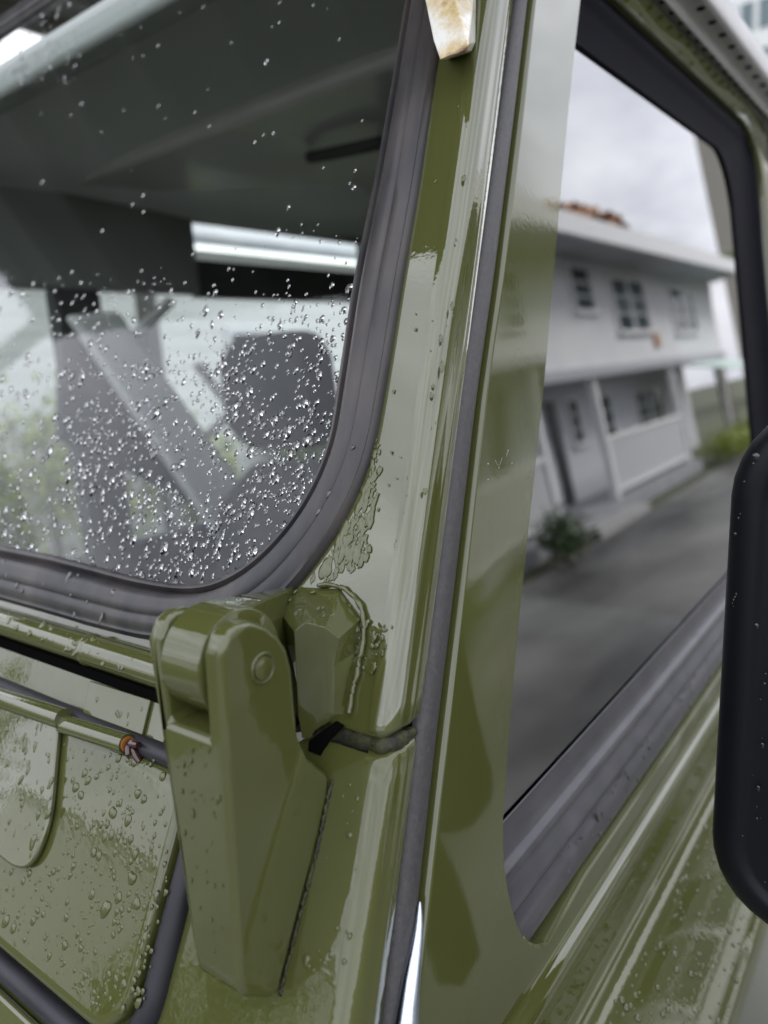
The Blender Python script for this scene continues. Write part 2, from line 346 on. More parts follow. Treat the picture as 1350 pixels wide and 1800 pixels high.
zs_lo = [ZB - 0.0075, ZB - 0.0091, ZB - 0.0115] + [ZB - 0.02 - 0.6*k/20 for k in range(21)]
lo_loop = [onW(-1.2, zs_lo[-1]), onW(-1.2, zs_lo[0])]
cowl = pillar('cowl', zs_lo, lo_loop, 'olive paint thick', 'olive painted cowl below the windscreen', car)
# joint filler between frame and cowl
pts = []
for k in range(60):
    t = 0.95*k/59; p = onW(-0.30, ZB-0.0038).lerp(sec_pt(ZB-0.0038, SEC[6]), min(1, t*1.5)) if t < 0.66 else sec_pt(ZB-0.0038, SEC[6]).lerp(sec_pt(ZB-0.0038, SEC[-3]), (t-0.66)/0.34)
    pts.append(p - (NW+NS*0.7).normalized()*0.0076 + noise.noise_vector(p*180)*0.0010)
V, Fc = tube(pts, [(0.0056 + 0.0010*noise.noise(p*240))*(1 if k_ < 50 else 1-0.06*(k_-50)) for k_, p in enumerate(pts)], 12)
tag(mesh('joint_sealant', V, Fc, 'sealant', frame, smooth=180), 'lumpy grimy sealant in the joint under the pillar')
# bottom bead tube of the frame, with a joint sleeve
A, B = W(-560, 1000, 0.006), W(330, 1196, 0.006)
za = W(140, 1134).z; A = onW(-1.2, za, 0.006); B = onW(-0.335, za, 0.006)
V, Fc = tube([A, A.lerp(B, 0.5), B], 0.0098, 20); bead = mesh('bead_rail', V, Fc, 'olive paint', frame, smooth=60)
jx = W(162, 1140, 0.006).x
V, Fc = tube([Vector((jx-0.004+0.0016*k, A.y, A.z)) for k in range(6)], [0.0098, 0.0106, 0.0110, 0.0110, 0.0107, 0.0099], 20); mesh('sleeve', V, Fc, 'olive paint', bead, smooth=60)
V, Fc = tube([Vector((jx+0.004, A.y, A.z)), Vector((B.x+0.004, A.y, A.z))], 0.0104, 20); mesh('sleeve', V, Fc, 'olive paint', bead, smooth=60)

# cowl strip with raised pad, gap rubber, vent flap
z1, z2 = W(0, 1133).z, W(0, 1190).z
prism('cowl_strip', [onW(-1.2, z1, 0.001), onW(-0.345, z1, 0.001), onW(-0.352, z2, 0.001), onW(-1.2, z2, 0.001)], NW*0.004, 'olive casting', cowl, bevel=0.0012)
prism('raised_pad', [W(162, 1197, .005), W(269, 1231, .005), W(254, 1293, .005), W(150, 1254, .005)], NW*0.0022, 'olive casting', cowl, bevel=0.0008)
box('gap', (-1.2, onW(0, z1, 0.001).y-0.004, z1+0.0012), (-0.34, onW(0, z1, 0).y+0.003, A.z-0.009), 'painted void', cowl)  # solid black bar standing for the shaded gap
zr = W(0, 1202).z
V, Fc = tube([onW(-1.2, zr, 0.005), onW(-0.9, zr, 0.005), onW(-0.32, zr, 0.004)], 0.0062, 14); mesh('gap_rubber', V, Fc, 'soft black rubber', cowl, smooth=60)
ft, fb, fr_ = W(0, 1216).z, W(0, 1648).z, W(302, 1570).x
def rrect(x0, x1, zb, zt, rad, n=8, rt=None):
    rt = rad if rt is None else rt
    P = []
    for cx_, cz_, a0, rr in ((x1-rad, zb+rad, -90, rad), (x1-rt, zt-rt, 0, rt)):
        for k in range(n+1):
            a = R(a0+90*k/n); P.append((cx_+rr*math.cos(a), cz_+rr*math.sin(a)))
    return [(x0, zb)] + P + [(x0, zt)]
out = rrect(-1.15, fr_, fb, ft, 0.028, 8, 0.010)
nF = len(out)
rings = []
for d, w in ((0, 0.0), (0, 0.0050), (0.0006, 0.0068), (0.0018, 0.0082), (0.0036, 0.0089), (0.0065, 0.0090)):
    o2 = rrect(-1.15, fr_-d, fb+d, ft-d, 0.028-d, 8, 0.010-d); rings.append([onW(x, z, w) for x, z in o2])
V, Fc = loft(rings, True); Fc.append(tuple((len(rings)-1)*nF+j for j in range(nF)))
flap = mesh('vent_flap', V, Fc, 'olive paint thick', cowl, smooth=50); [setattr(p_, 'use_smooth', False) for p_ in flap.data.polygons if len(p_.vertices) > 12]; tag(flap, 'rain beaded olive vent flap')
path = [onW(x, z, 0.001) for x, z in rrect(-1.15, fr_+0.0085, fb-0.0095, ft, 0.036, 8, 0.01)[:-9]]
V, Fc = tube(path, 0.0072, 12); tag(mesh('flap_rubber', V, Fc, 'soft black rubber', cowl, smooth=60), 'black rubber gasket round the vent flap')
fl2 = [onW(-1.2, fb-0.0185, 0.0), onW(fr_+0.0, fb-0.0185, 0.0), onW(fr_+0.0, fb-0.3, 0.0), onW(-1.2, fb-0.3, 0.0)]
prism('fender_top', fl2, NW*0.006, 'olive paint', cowl, bevel=0.003)
# strap hinge leaf, rod and its split brown end
leaf = smoothpath([W(-60, 1195, .0095), W(30, 1226, .0095), W(108, 1254, .0095)], 3) + smoothpath([W(113, 1262, .0095), W(106, 1340, .0095), W(97, 1430, .0095), W(80, 1490, .0095), W(60, 1522, .0095), W(36, 1524, .0095), W(8, 1505, .0095), W(-40, 1465, .0095)], 4)
sl = prism('strap_leaf', leaf, NW*0.0042, 'olive paint', flap, bevel=0.0018); tag(sl, 'flat olive strap hinge leaf with rounded end')
V, Fc = tube([W(-60, 1205, .014), W(20, 1233, .014), W(113, 1264, .014)], 0.0068, 16); mesh('hinge_knuckle', V, Fc, 'olive paint', sl, smooth=60)
ra, rb_ = W(112, 1272, .012), W(224, 1308, .012)
V, Fc = tube([ra, ra.lerp(rb_, .5), rb_], 0.0060, 16); rod = mesh('hinge_rod', V, Fc, 'olive paint', flap, smooth=60)
V, Fc = tube([rb_, rb_ + (rb_-ra).normalized()*0.0010], 0.0046, 16); mesh('rod_ring', V, Fc, 'orange wire', rod, smooth=60)
d = (rb_-ra).normalized(); q = rb_ + d*0.001
for dv, r0 in ((d*0.010 + ZZ*0.002, 0.0026), (d*0.009 - ZZ*0.009, 0.0030), (d*0.005 - ZZ*0.004 - YY*0.004, 0.0024)):
    V, Fc = tube([q, q+dv*0.5 + ZZ*0.0008, q+dv], [r0, r0*1.0, r0*0.75], 8); tag(mesh('split_cap', V, Fc, 'red brown plastic', rod, smooth=60), 'cracked red brown end of the hinge rod')

# ------------------------------------------------------------------ windscreen hinge
XH = W(580, 1370).x + 0.001
hinge = tag(hull('windscreen_hinge', [W(395, 1700, -.002), W(475, 1700, -.002), W(390, 1690, .006), W(470, 1690, .006), W(480, 1500, .004), W(420, 1500, .004)], 'olive casting', car), 'heavy olive cast folding windscreen hinge')
def H(px, py): return inX(px, py, XH)
pr = [H(*p) for p in [(387, 1160), (398, 1118), (418, 1099), (442, 1092), (468, 1099), (492, 1117), (508, 1142), (517, 1180), (522, 1240), (528, 1300), (540, 1328), (582, 1364), (580, 1392), (556, 1500), (524, 1620), (494, 1738), (486, 1754), (474, 1759), (436, 1758), (426, 1752), (421, 1720)]]
pin = H(462, 1174)
HWID = 0.050
wl = 0
lb = prism('lower_bracket', pr, XX*(-HWID), 'olive casting', hinge)
rad = (H(430, 1093)-pin).length
x1c, x2c = XH-HWID+0.0095, XH-0.0120
slot_floor = pin.z - 0.0245
V, Fc = boxV((x1c, pin.y-0.06, slot_floor), (x2c, pin.y+0.08, pin.z+0.06)); cutter = mesh('c', V, Fc, None)
baked_cut(lb, [cutter])
zb0, zt0 = H(436, 1758).z, pin.z
for v in lb.data.vertices:
    f = max(0, min(1, (zt0-v.co.z)/(zt0-zb0))); v.co.x = XH + (v.co.x-XH)*(1-0.40*f**1.3)
lb.data.materials.clear(); lb.data.materials.append(MAT['olive casting']); lb.data.polygons.foreach_set('use_smooth', [True]*len(lb.data.polygons))
b = lb.modifiers.new('bevel', 'BEVEL'); b.width = 0.0036; b.segments = 5; b.use_clamp_overlap = False; b.limit_method = 'ANGLE'; b.angle_limit = R(33)
wn = lb.modifiers.new('wn', 'WEIGHTED_NORMAL'); wn.keep_sharp = False
tag(lb, 'forked lower hinge bracket with rounded lugs')
# pin head in a shallow ring
V, Fc = tube([pin - XX*0.004, pin + XX*0.0002, pin + XX*0.0010, pin + XX*0.0014], [0.0055, 0.0055, 0.0052, 0.0040], 28); mesh('hinge_pin', V, Fc, 'olive casting', hinge, smooth=30)
ring = []
for k in range(33):
    a = 2*math.pi*k/32; ring.append(pin + XX*0.0002 + YY*math.cos(a)*0.0064 + ZZ*math.sin(a)*0.0064)
V, Fc = tube(ring, 0.0007, 8, caps=False); mesh('pin_rim', V, Fc, 'olive casting', hinge, smooth=60)
# knuckle of the upper bracket between the lugs
NB = Vector((0.72, -0.69, -0.05)).normalized(); GB = W(526, 1130, .028)
fr_px = ((517, 1110), (537, 1094), (572, 1103), (596, 1122), (588, 1170), (573, 1254), (559, 1258), (553, 1284), (545, 1298), (531, 1298), (525, 1262))
bk_px = ((470, 1048), (532, 1028), (600, 1031), (638, 1085), (633, 1140), (613, 1256), (592, 1262), (580, 1267), (565, 1269), (545, 1267), (515, 1250))
V, Fc = loft([[W(*p_, -.002) for p_ in bk_px], [hit(*p_, NB, GB) for p_ in fr_px]], True, True)
ub = tag(mesh('upper_bracket', V, Fc, 'olive casting', hinge, smooth=35, bevel=0.0026, seg=4), 'faceted upper hinge bracket welded to the frame')
prism('painted_shadow', [W(*p_, .0006) for p_ in ((480, 1120), (522, 1120), (536, 1266), (500, 1290))], NW*0.002, 'painted void', ub)  # black plate painted in for the shade between lug and bracket
V, Fc = tube([Vector((x1c+0.0012, pin.y, pin.z)), Vector((x1c+0.002, pin.y, pin.z)), Vector((x2c-0.002, pin.y, pin.z)), Vector((x2c-0.0012, pin.y, pin.z))], [rad*0.94, rad*0.985, rad*0.985, rad*0.94], 40)
mesh('hinge_knuckle', V, Fc, 'olive paint thick', ub, smooth=50)
arm = []
for x in (x1c+0.0014, x2c-0.0014):
    for a in (100, 80, 60, 40): arm.append(Vector((x, pin.y - math.cos(R(a))*rad*0.98, pin.z + math.sin(R(a))*rad*0.98)))
    arm.append(Vector((x, pin.y, pin.z)))
arm += [W(352, 1082, -.002), W(410, 1052, -.002), W(520, 1030, -.002), W(520, 1130, -.002), W(484, 1074, .024), W(360, 1170, -.002)]
hull('hinge_arm', arm, 'olive casting', ub, bevel=0.002)
wp = smoothpath([W(560, 1029, .001), W(600, 1032, .001), W(632, 1062, .001), W(640, 1100, .001), W(634, 1150, .001), W(624, 1200, .001), W(612, 1254, .001)], 14)
wp = [p + noise.noise_vector(p*160)*0.0009 for p in wp]
V, Fc = tube(wp, [0.0013 + 0.0007*noise.noise(p*230) for p in wp], 10); tag(mesh('weld_bead', V, Fc, 'olive paint thick', ub, smooth=180), 'rough weld bead')
# thin grimy joint line behind the lower bracket
wp = smoothpath([W(584, 1372, .0), W(556, 1500, .0), W(524, 1625, .0), W(492, 1748, .0)], 20)
V, Fc = tube([p + noise.noise_vector(p*400)*0.0005 for p in wp], [0.0012+0.0006*noise.noise(p*500) for p in wp], 8); mesh('joint_line', V, Fc, 'sealant', hinge, smooth=180)
prism('painted_hinge_gap', [W(*p_, -.001) for p_ in ((547, 1302), (594, 1268), (606, 1276), (580, 1302), (566, 1328), (545, 1320))], NW*0.0016, 'painted void', hinge)  # black patch laid on the frame to read as a shaded hole

# white clamp block of the hard top, rusting at its lower edge
cb = [W(735, -60, .030), W(783, -60, .030), W(824, 78, .026), W(818, 90, .024), W(774, 106, .024), W(762, 70, .027),
      W(788, -60, .001), W(838, -60, .001), W(836, 74, .001), W(828, 92, .001), W(786, 105, .001), W(770, 75, .001)]
zc_ = W(774, 106, .024).z; MAT['_rust_z'].inputs['From Min'].default_value = zc_; MAT['_rust_z'].inputs['From Max'].default_value = zc_+0.014
tag(hull('roof_clamp', cb, 'rusty white paint', car, bevel=0.0015), 'white painted roof clamp with rust along its lower edge')

# ------------------------------------------------------------------ weatherstrip between pillar and door
def stripc(z, off): # centre line of the strip on the side plane
    c = corner(z); return c
zz = [1.8 + 0.42 - 0.9*k/40 for k in range(41)]
L0 = [(914, 0), (887, 201), (848, 489), (815, 700), (780, 1000), (737, 1330), (712, 1560), (690, 1760)]
L1 = [(937, 0), (915, 201), (880, 489), (850, 700), (816, 1000), (777, 1330), (752, 1560), (728, 1790)]
def line_y(Ls, z):
    P = [S(*p) for p in Ls]
    for a, b_ in zip(P[:-1], P[1:]):
        if b_.z <= z <= a.z: t = (z-a.z)/(b_.z-a.z); return a.y+(b_.y-a.y)*t
    if z > P[0].z: a, b_ = P[0], P[1]
    else: a, b_ = P[-2], P[-1]
    t = (z-a.z)/(b_.z-a.z); return a.y+(b_.y-a.y)*t
rings = []
for z in zz:
    ya, yb = line_y(L0, z)+0.001, line_y(L1, z)-0.001
    rings.append([onS(ya+(yb-ya)*(0.5-0.5*math.cos(math.pi*k/12)), z, -0.0075 + 0.0068*math.sin(math.pi*k/12)) for k in range(13)])
V, Fc = loft(rings, False); tag(mesh('door_weatherstrip', V, Fc, 'grained rubber', car, smooth=180), 'grained dark grey rubber strip between pillar and door')
V = [onS(line_y(L0, z)-0.012, z, -0.0085) for z in zz] + [onS(line_y(L1, z)+0.012, z, -0.0085) for z in zz]; n = len(zz)
mesh('door_gap', V, [(i, i+1, n+i+1, n+i) for i in range(n-1)], 'painted void', car, smooth=0)  # black backing sheet standing for shade in the door gap
pts = [S(738, 1585, -.0005), S(734, 1640, .0005), S(722, 1720, .0015), S(712, 1810, .002)]
V, Fc = tube(smoothpath(pts, 5), [0.0006+0.0062*(k/15)**0.9 for k in range(16)], 10); tag(mesh('striker_edge', V, Fc, 'bare metal', car, smooth=60), 'bright bare metal edge at the foot of the strip')

# ------------------------------------------------------------------ door
door = empty('tmp', (0, 0, 0), None, None); bpy.data.objects.remove(door)
zsill = S(945, 1660).z
open_px = [(1030, -60), (1023, 0), (1005, 165), (985, 380), (958, 690), (925, 1000), (905, 1210), (891, 1400), (888, 1450), (890, 1515), (899, 1575), (911, 1618), (926, 1646), (944, 1658), (962, 1654)]
op = [S(*p) for p in open_px]
YB = S(1345, 400).y + 0.02                          # rear edge of the opening
zo = S(1090, 0).z                                   # top of the opening
front_edge = op[:]
top_front = onS(op[0].y+0.03, zo)
def arc3(a, m_, b_, n=6):
    return [a.lerp(m_, t).lerp(m_.lerp(b_, t), t) for t in [k/n for k in range(n+1)]]
loop = smoothpath(op, 4)
zlow = loop[-1].z
loop = loop + [onS(loop[-1].y + (YB-0.03-loop[-1].y)*k/14, zlow + (zsill-zlow)*min(1, k/1)) for k in range(1, 15)]
loop += arc3(onS(YB-0.03, zsill), onS(YB, zsill), onS(YB, zsill+0.03))[1:]
loop += [onS(YB, zsill+0.03 + (zo-0.09-zsill-0.03)*k/10) for k in range(1, 11)]
loop += arc3(onS(YB, zo-0.09), onS(YB-0.002, zo), onS(YB-0.11, zo), 8)[1:]
yf = op[0].y
loop += [onS(YB-0.11 + (yf+0.05-YB+0.11)*k/10, zo) for k in range(1, 11)]
loop += arc3(loop[-1], onS(yf+0.012, zo), op[0], 5)[1:-1]
nl = len(loop)
cyc = onS((yf+YB)/2, (zo+zsill)/2)
_t = loop[12]-loop[8]; SGN = 1 if _t.cross(NS).dot(loop[10]-cyc) > 0 else -1
def offs(lp, d, o):      # move a loop d outwards in the side plane, o along its normal
    out_ = []
    for i, p in enumerate(lp):
        tdir = lp[(i+2) % len(lp)] - lp[(i-2) % len(lp)]; nrm = tdir.cross(NS).normalized()
        nrm = nrm*SGN
        out_.append(p + nrm*d + NS*o)
    return out_
o_sign = 1
# outer door skin boundary: front hem, bottom below the picture, rear shut line, top under the gutter
ztopd = zo + 0.030
def outer_for(p, i):
    pass
ring_in3 = offs(loop, 0.0, -0.014); ring_in2 = offs(loop, 0.0, -0.004); ring_in1 = offs(loop, 0.0008, -0.0012); ring_in0 = offs(loop, 0.0026, 0.0)
# the skin as one flat n-gon with a hole, made by a bridge strip
zbot = zsill - 0.014
outer_loop = []
for k in range(31): z = ztopd - (ztopd-zbot)*k/30; outer_loop.append(onS(line_y(L1, z)+0.0045, z))
front_n = len(outer_loop)
outer_loop += [onS(outer_loop[-1].y + (YB+0.05-outer_loop[-1].y)*k/12, zbot) for k in range(1, 13)]
outer_loop += [onS(YB+0.05, zbot + (ztopd-zbot)*k/10) for k in range(1, 11)]
outer_loop += [onS(YB+0.05 + (outer_loop[0].y-YB-0.05)*k/10, ztopd) for k in range(1, 10)]
bm = bmesh.new()
def addloop(P): return [bm.verts.new(p) for p in P]
v_out = addloop(outer_loop); v0 = addloop(ring_in0); v1 = addloop(ring_in1); v2 = addloop(ring_in2); v3 = addloop(ring_in3)
eo = [bm.edges.new((v_out[i], v_out[(i+1) % len(v_out)])) for i in range(len(v_out))]; ei = [bm.edges.new((v0[i], v0[(i+1) % nl])) for i in range(nl)]
bmesh.ops.triangle_fill(bm, use_beauty=True, edges=eo+ei, normal=NS)
for a, b_ in ((v0, v1), (v1, v2), (v2, v3)):
    for i in range(nl): bm.faces.new((a[i], a[(i+1) % nl], b_[(i+1) % nl], b_[i]))
# rolled hem at the front edge and round the rest of the skin
prev = v_out
for dd, oo in ((0.0010, -0.0002), (0.0022, -0.0012), (0.0030, -0.0030), (0.0032, -0.0075)):
    P = []
    for i, p in enumerate(outer_loop):
        m_ = Vector((0, 0, 0))
        if i < front_n: m_ += YY*-dd
        elif p.y >= YB+0.049: m_ += YY*dd
        if p.z >= ztopd-1e-5: m_ += ZZ*dd
        P.append(p + m_ + NS*oo)
    cur = addloop(P)
    for i in range(len(prev)): bm.faces.new((prev[i], prev[(i+1) % len(prev)], cur[(i+1) % len(cur)], cur[i]))
    prev = cur
bmesh.ops.recalc_face_normals(bm, faces=bm.faces)
flat_f = [abs(f_.normal.dot(NS)) > 0.9999 for f_ in bm.faces]; me = bpy.data.meshes.new('door'); bm.to_mesh(me); bm.free()
door = tag(link('door', me, 'olive door', car, smooth=38), 'glossy olive door with window frame reflecting the house')
for p_, f_ in zip(door.data.polygons, flat_f): p_.use_smooth = not f_
# a second, raised inner fold line beside the front edge of the door
# shoulder of the door below the window
shp = [(-0.0012, -0.368), (-0.0004, -0.3705), (0.0002, -0.3745), (0.0012, -0.3775), (0.0034, -0.3792), (0.0062, -0.3804), (0.0082, -0.3828), (0.0090, -0.388), (0.0094, -0.400), (0.0098, -0.415),
       (0.0112, -0.424), (0.0140, -0.4300), (0.0180, -0.4335), (0.0225, -0.4364), (0.030, -0.4420), (0.045, -0.4545), (0.062, -0.4695), (0.074, -0.480), (0.0800, -0.4865), (0.083, -0.493), (0.0838, -0.51), (0.0838, -0.80)]
ys = [P1.y - 0.16 + 2.0*k/24 for k in range(25)]
V = []; 
for y in ys:
    for dx, dz in shp: V.append((onS(0, zbot).x + dx + 0.006, y, 1.8 + dz))
def shoulder_y0(dz): return line_y(L1, 1.8+dz)+0.002
n = len(shp)
rings = []
for i, y in enumerate(ys):
    r_ = []
    for dx, dz in shp:
        y0 = shoulder_y0(max(dz, -0.5)); yy = max(y, y0); r_.append(Vector((onS(0, zbot).x + dx + (0.0), yy, 1.8+dz)))
    rings.append(r_)
V, Fc = loft(rings, False); tag(mesh('door_shoulder', V, Fc, 'olive paint', door, smooth=45, fix=False), 'stepped shoulder of the door below its window')

# door glass
GL = offs(loop, -0.004, -0.016); gl = prism('window_pane', GL, NS*-0.004, 'door glass', door, smooth=0)
tag(gl, 'tinted door window mirroring a white two storey house')
# black frame channel: top, rear and the ribbed sill, each a swept strip
UPS = Vector((-math.sin(R(6)), 0, math.cos(R(6))))
def strip(name, pts_in, prof_, m, label, nrm_in):
    rings = []
    for p in pts_in: rings.append([p + nrm_in*a + NS*o for a, o in prof_])
    V, Fc = loft(rings, False); return tag(mesh(name, V, Fc, m, door, smooth=50), label)
zglass = S(1255, 1065).z
hh = (zglass - zsill)/math.cos(R(6))
ribs = [(-0.010, -0.012), (0.0, -0.0060), (0.004, -0.0042), (0.012, -0.0034), (0.020, -0.0034), (0.026, -0.0050), (0.030, -0.0078), (0.034, -0.0070), (0.037, -0.0040), (0.040, -0.0030), (0.044, -0.0033), (0.050, -0.0062), (0.055, -0.0084),
        (0.058, -0.0080), (0.061, -0.0076), (0.064, -0.0094), (0.067, -0.0130), (0.070, -0.0146), (0.080, -0.0150), (0.089, -0.0147), (0.094, -0.0141), (0.096, -0.0138), (0.0965, -0.0146)]
sc_ = hh/0.096
ribs = [(a*sc_, o) for a, o in ribs]
ysr = [0.30 + 0.05*k for k in range(26)]
strip('sill_rubber', [onS(min(p_.y for p_ in loop)-0.012+(y-0.30), zsill) for y in ysr], ribs, 'sill rubber', 'ribbed grey rubber sill along the window with rain drops', UPS)
zti = S(1020, 105).z
th = 0.052
tp = [(0.004, -0.013), (0.0, -0.008), (-0.012, -0.0075), (-0.016, -0.0105), (-0.024, -0.011), (-0.030, -0.0125), (-th, -0.0132), (-th-0.002, -0.0165)]
yt0 = onS(0, 0).y
strip('top_channel', [onS(op[0].y-0.03 + (YB+0.02-op[0].y+0.03)*k/8, zo) for k in range(9)], tp, 'black channel', 'black rubber glass channel along the top of the window', UPS)
rw = (YB - S(1285, 420).y)*0.62
rp_ = [(0.004, -0.013), (0.0, -0.008), (-0.03, -0.0075), (-0.036, -0.0105), (-rw*0.75, -0.0125), (-rw, -0.0135), (-rw-0.002, -0.0165)]
strip('rear_channel', [onS(YB, zsill + (zo+0.0-zsill)*k/8) for k in range(9)], rp_, 'black channel', 'black rubber glass channel at the rear of the window', Vector((0, 1, 0)))
# rounded upper rear corner of the channel
cx_, cz_ = YB-rw, zo-th
fan = [onS(cx_+0.006, cz_+0.006, -0.0130)]
for k in range(13):
    a = R(90*k/12); fan.append(onS(cx_-0.075+0.075*math.cos(a), cz_-0.075+0.075*math.sin(a), -0.0130))
mesh('corner_fillet', fan, [(0, k_, k_+1) for k_ in range(1, len(fan)-1)], 'black channel', door, smooth=0)

# white scuffs on the door pillar
V = []; Fc = []
for x_, y_ in ((858, 815), (877, 822), (900, 814), (893, 792), (858, 843)): dome_args = (S(x_, y_, 0.0), 0.0006); c_ = len(V); V += [S(x_, y_, 0.0003) + (YY*math.cos(k*math.pi/4) + ZZ*math.sin(k*math.pi/4))*0.00045 for k in range(8)]; Fc.append(tuple(range(c_, c_+8)))
for a_, b_ in (((870, 808), (876, 820)), ((883, 804), (878, 818)), ((893, 792), (890, 803))):
    p_, q_ = S(*a_, 0.0003), S(*b_, 0.0003); w_ = (q_-p_).cross(NS).normalized()*0.00008; c_ = len(V); V += [p_-w_, q_-w_, q_+w_, p_+w_]; Fc.append((c_, c_+1, c_+2, c_+3))
tag(mesh('scuff_mark', V, Fc, 'white trim', door, smooth=0), 'small white scuffs on the door pillar')

# ------------------------------------------------------------------ exterior mirror
def rr2(w, h, r_, n=8):
    P = []
    for sx, sz, a0 in ((1, -1, -90), (1, 1, 0), (-1, 1, 90), (-1, -1, 180)):
        for k in range(n+1):
            a = R(a0+90*k/n); P.append((sx*(w/2-r_)+r_*math.cos(a), sz*(h/2-r_)+r_*math.sin(a)))
    return P
my = 0.43
def my_at(px, py): d_ = ray(px, py); return CAM + d_*(my/d_.y)
zl, zh = my_at(1352, 1640).z, my_at(1352, 722).z; xl = my_at(1256, 1150).x
mw, mh = 0.165, zh-zl+0.012; mc = Vector((xl+mw/2, my, (zl+zh)/2))
mroot = tag(hull('side_mirror', [Vector((xl+0.12+s*0.02, my+dy, zl+0.03)) for s in (-1, 1) for dy in (0.015, 0.045)] + [Vector((xl+0.10+s*0.02, my+dy, zl-0.16)) for s in (-1, 1) for dy in (0.035, 0.075)], 'black plastic', car, bevel=0.003), 'black exterior mirror on a short arm, dotted with rain')
rings = []
for d_, dy in ((0.006, 0.045), (0.0, 0.040), (0.0, 0.020), (0.0012, 0.012), (0.004, 0.005), (0.009, 0.0012), (0.016, 0.0), (0.019, 0.0008), (0.0205, 0.0030), (0.023, 0.0036), (0.045, 0.0028), (0.07, 0.002)):
    rings.append([mc + XX*x + ZZ*z + YY*dy + XX*(0.010*(z/mh)) for x, z in rr2(mw-2*d_, mh-2*d_, max(0.008, 0.054-d_*0.8))])
V, Fc = loft(rings, True, True); tag(mesh('mirror_housing', V, Fc, 'black plastic', mroot, smooth=50), 'rounded black mirror housing seen from the front')
rings = [[mc + XX*x + ZZ*z + YY*dy + XX*(0.010*(z/mh)) for x, z in rr2(mw-0.02, mh-0.02, 0.044)] for dy in (0.0452, 0.047)]
V, Fc = loft(rings, True, True); mesh('mirror_glass', V, Fc, 'bare metal', mroot, smooth=30)

# ------------------------------------------------------------------ roof with gutter
zg = zo + 0.036; xg = onS(0, zg).x
gp = [(-0.02, -0.004), (0.002, -0.002), (0.010, -0.006), (0.0115, -0.005), (0.012, 0.0), (0.0125, 0.003), (0.020, 0.004), (0.030, 0.004), (0.0345, 0.006), (0.036, 0.010), (0.036, 0.030), (0.034, 0.032), (0.030, 0.032), (0.028, 0.012), (-0.02, 0.011)]
rings = [[Vector((xg+a, y, zg+b_)) for a, b_ in gp] for y in [0.35 + 0.25*k for k in range(10)]]
roof = box('roof', (-1.50, 0.90, zg+0.062), (xg-0.06, 2.55, zg+0.092), 'roof white', car, bevel=0.02); tag(roof, 'white hard top roof')
V, Fc = loft(rings, True, True); gut = tag(mesh('rain_gutter', V, Fc, 'grey gutter paint', car, smooth=40), 'pale grey perforated rain gutter rail above the door')
V, Fc = boxV((xg-0.10, 0.35, zg+0.011), (xg-0.018, 2.6, zg+0.075)); mesh('cant_rail', V, Fc, 'roof white', gut, bevel=0.01)
hd = bpy.data.meshes.new('hole'); bm = bmesh.new(); bmesh.ops.create_cone(bm, cap_ends=True, segments=14, radius1=0.0042, radius2=0.0042, depth=0.0016); bm.to_mesh(hd); bm.free(); hd.materials.append(MAT['painted void'])
for k in range(34):
    o = bpy.data.objects.new('drain_hole', hd); col.objects.link(o); o.parent = gut; o.location = (xg+0.0253, 0.62+0.045*k, zg+0.0037)
    o = bpy.data.objects.new('rivet', hd); col.objects.link(o); o.parent = gut; o.location = (xg+0.0060, 0.60+0.032*k, zg-0.0045); o.scale = (0.7, 0.7, 1)

# ------------------------------------------------------------------ cab interior
ZC = 1.8
hb = CAM + ray(0, 158)*(0.40/ray(0, 158).z)
yhb = hb.y
tag(box('header_rail', (-1.5, yhb-0.012, ZC+0.385), (-0.30, yhb+0.03, ZC+0.425), 'header paint', car, bevel=0.01), 'pale header rail at the front edge of the headliner')
# headliner gently arched
rings = []
for k in range(13):
    y = yhb+0.02 + (2.45-yhb)*k/12; rings.append([Vector((-1.46 + 1.16*j/14, y, ZC + 0.375 + 0.035*math.sin(math.pi*j/14)**0.6 + 0.012*math.sin(k*0.9))) for j in range(15)])
V, Fc = loft(rings, False); nV = len(V); V2 = V + [v + ZZ*0.03 for v in V]; Fc2 = Fc + [tuple(i+nV for i in f) for f in Fc]
tag(mesh('headliner', V2, Fc2, 'headliner', car, smooth=60, fix=False), 'dark grey green headliner seen through the windscreen')
def onZ(px, py, z): d_ = ray(px, py); return CAM + d_*((z-CAM.z)/d_.z)
V, Fc = tube(smoothpath([onZ(545, 276, ZC+0.38), onZ(570, 272, ZC+0.372), onZ(620, 262, ZC+0.370), onZ(665, 252, ZC+0.372), onZ(690, 246, ZC+0.38)], 4), 0.011, 10); mesh('roof_grip', V, Fc, 'dark trim', car, smooth=60)
# passenger side wall with three openings
XW = -1.47
def wall(y0, y1, z0, z1, m='dark trim'): box('side_wall', (XW-0.04, y0, ZC+z0), (XW, y1, ZC+z1), m, car, bevel=0.006)
wall(0.62, 1.235, 0.20, 0.43, 'grey trim'); wall(1.235, 1.90, 0.372, 0.43, 'grey trim'); wall(1.235, 1.90, 0.195, 0.282); wall(1.90, 2.5, 0.20, 0.43, 'grey trim')
wall(0.855, 0.96, -0.45, 0.20); wall(0.40, 0.855, -0.9, -0.40); wall(0.96, 2.5, -0.9, -0.36); wall(2.05, 2.5, -0.36, 0.20); wall(0.40, 0.62, -0.4, 0.43)
for nm, (y0, y1, z0, z1) in (('side_window', (0.62, 0.855, -0.40, 0.20)), ('side_window', (0.96, 2.05, -0.36, 0.195)), ('roof_side_window', (1.235, 1.90, 0.282, 0.372))):
    box(nm, (XW-0.022, y0, ZC+z0), (XW-0.018, y1, ZC+z1), 'side glass', car)
box('rear_wall', (XW, 2.45, ZC-0.9), (-0.27, 2.5, ZC+0.42), 'dark trim', car)
box('floor_pan', (-1.5, 0.35, ZC-1.1), (-0.22, 2.5, ZC-1.05), 'dark trim', car)
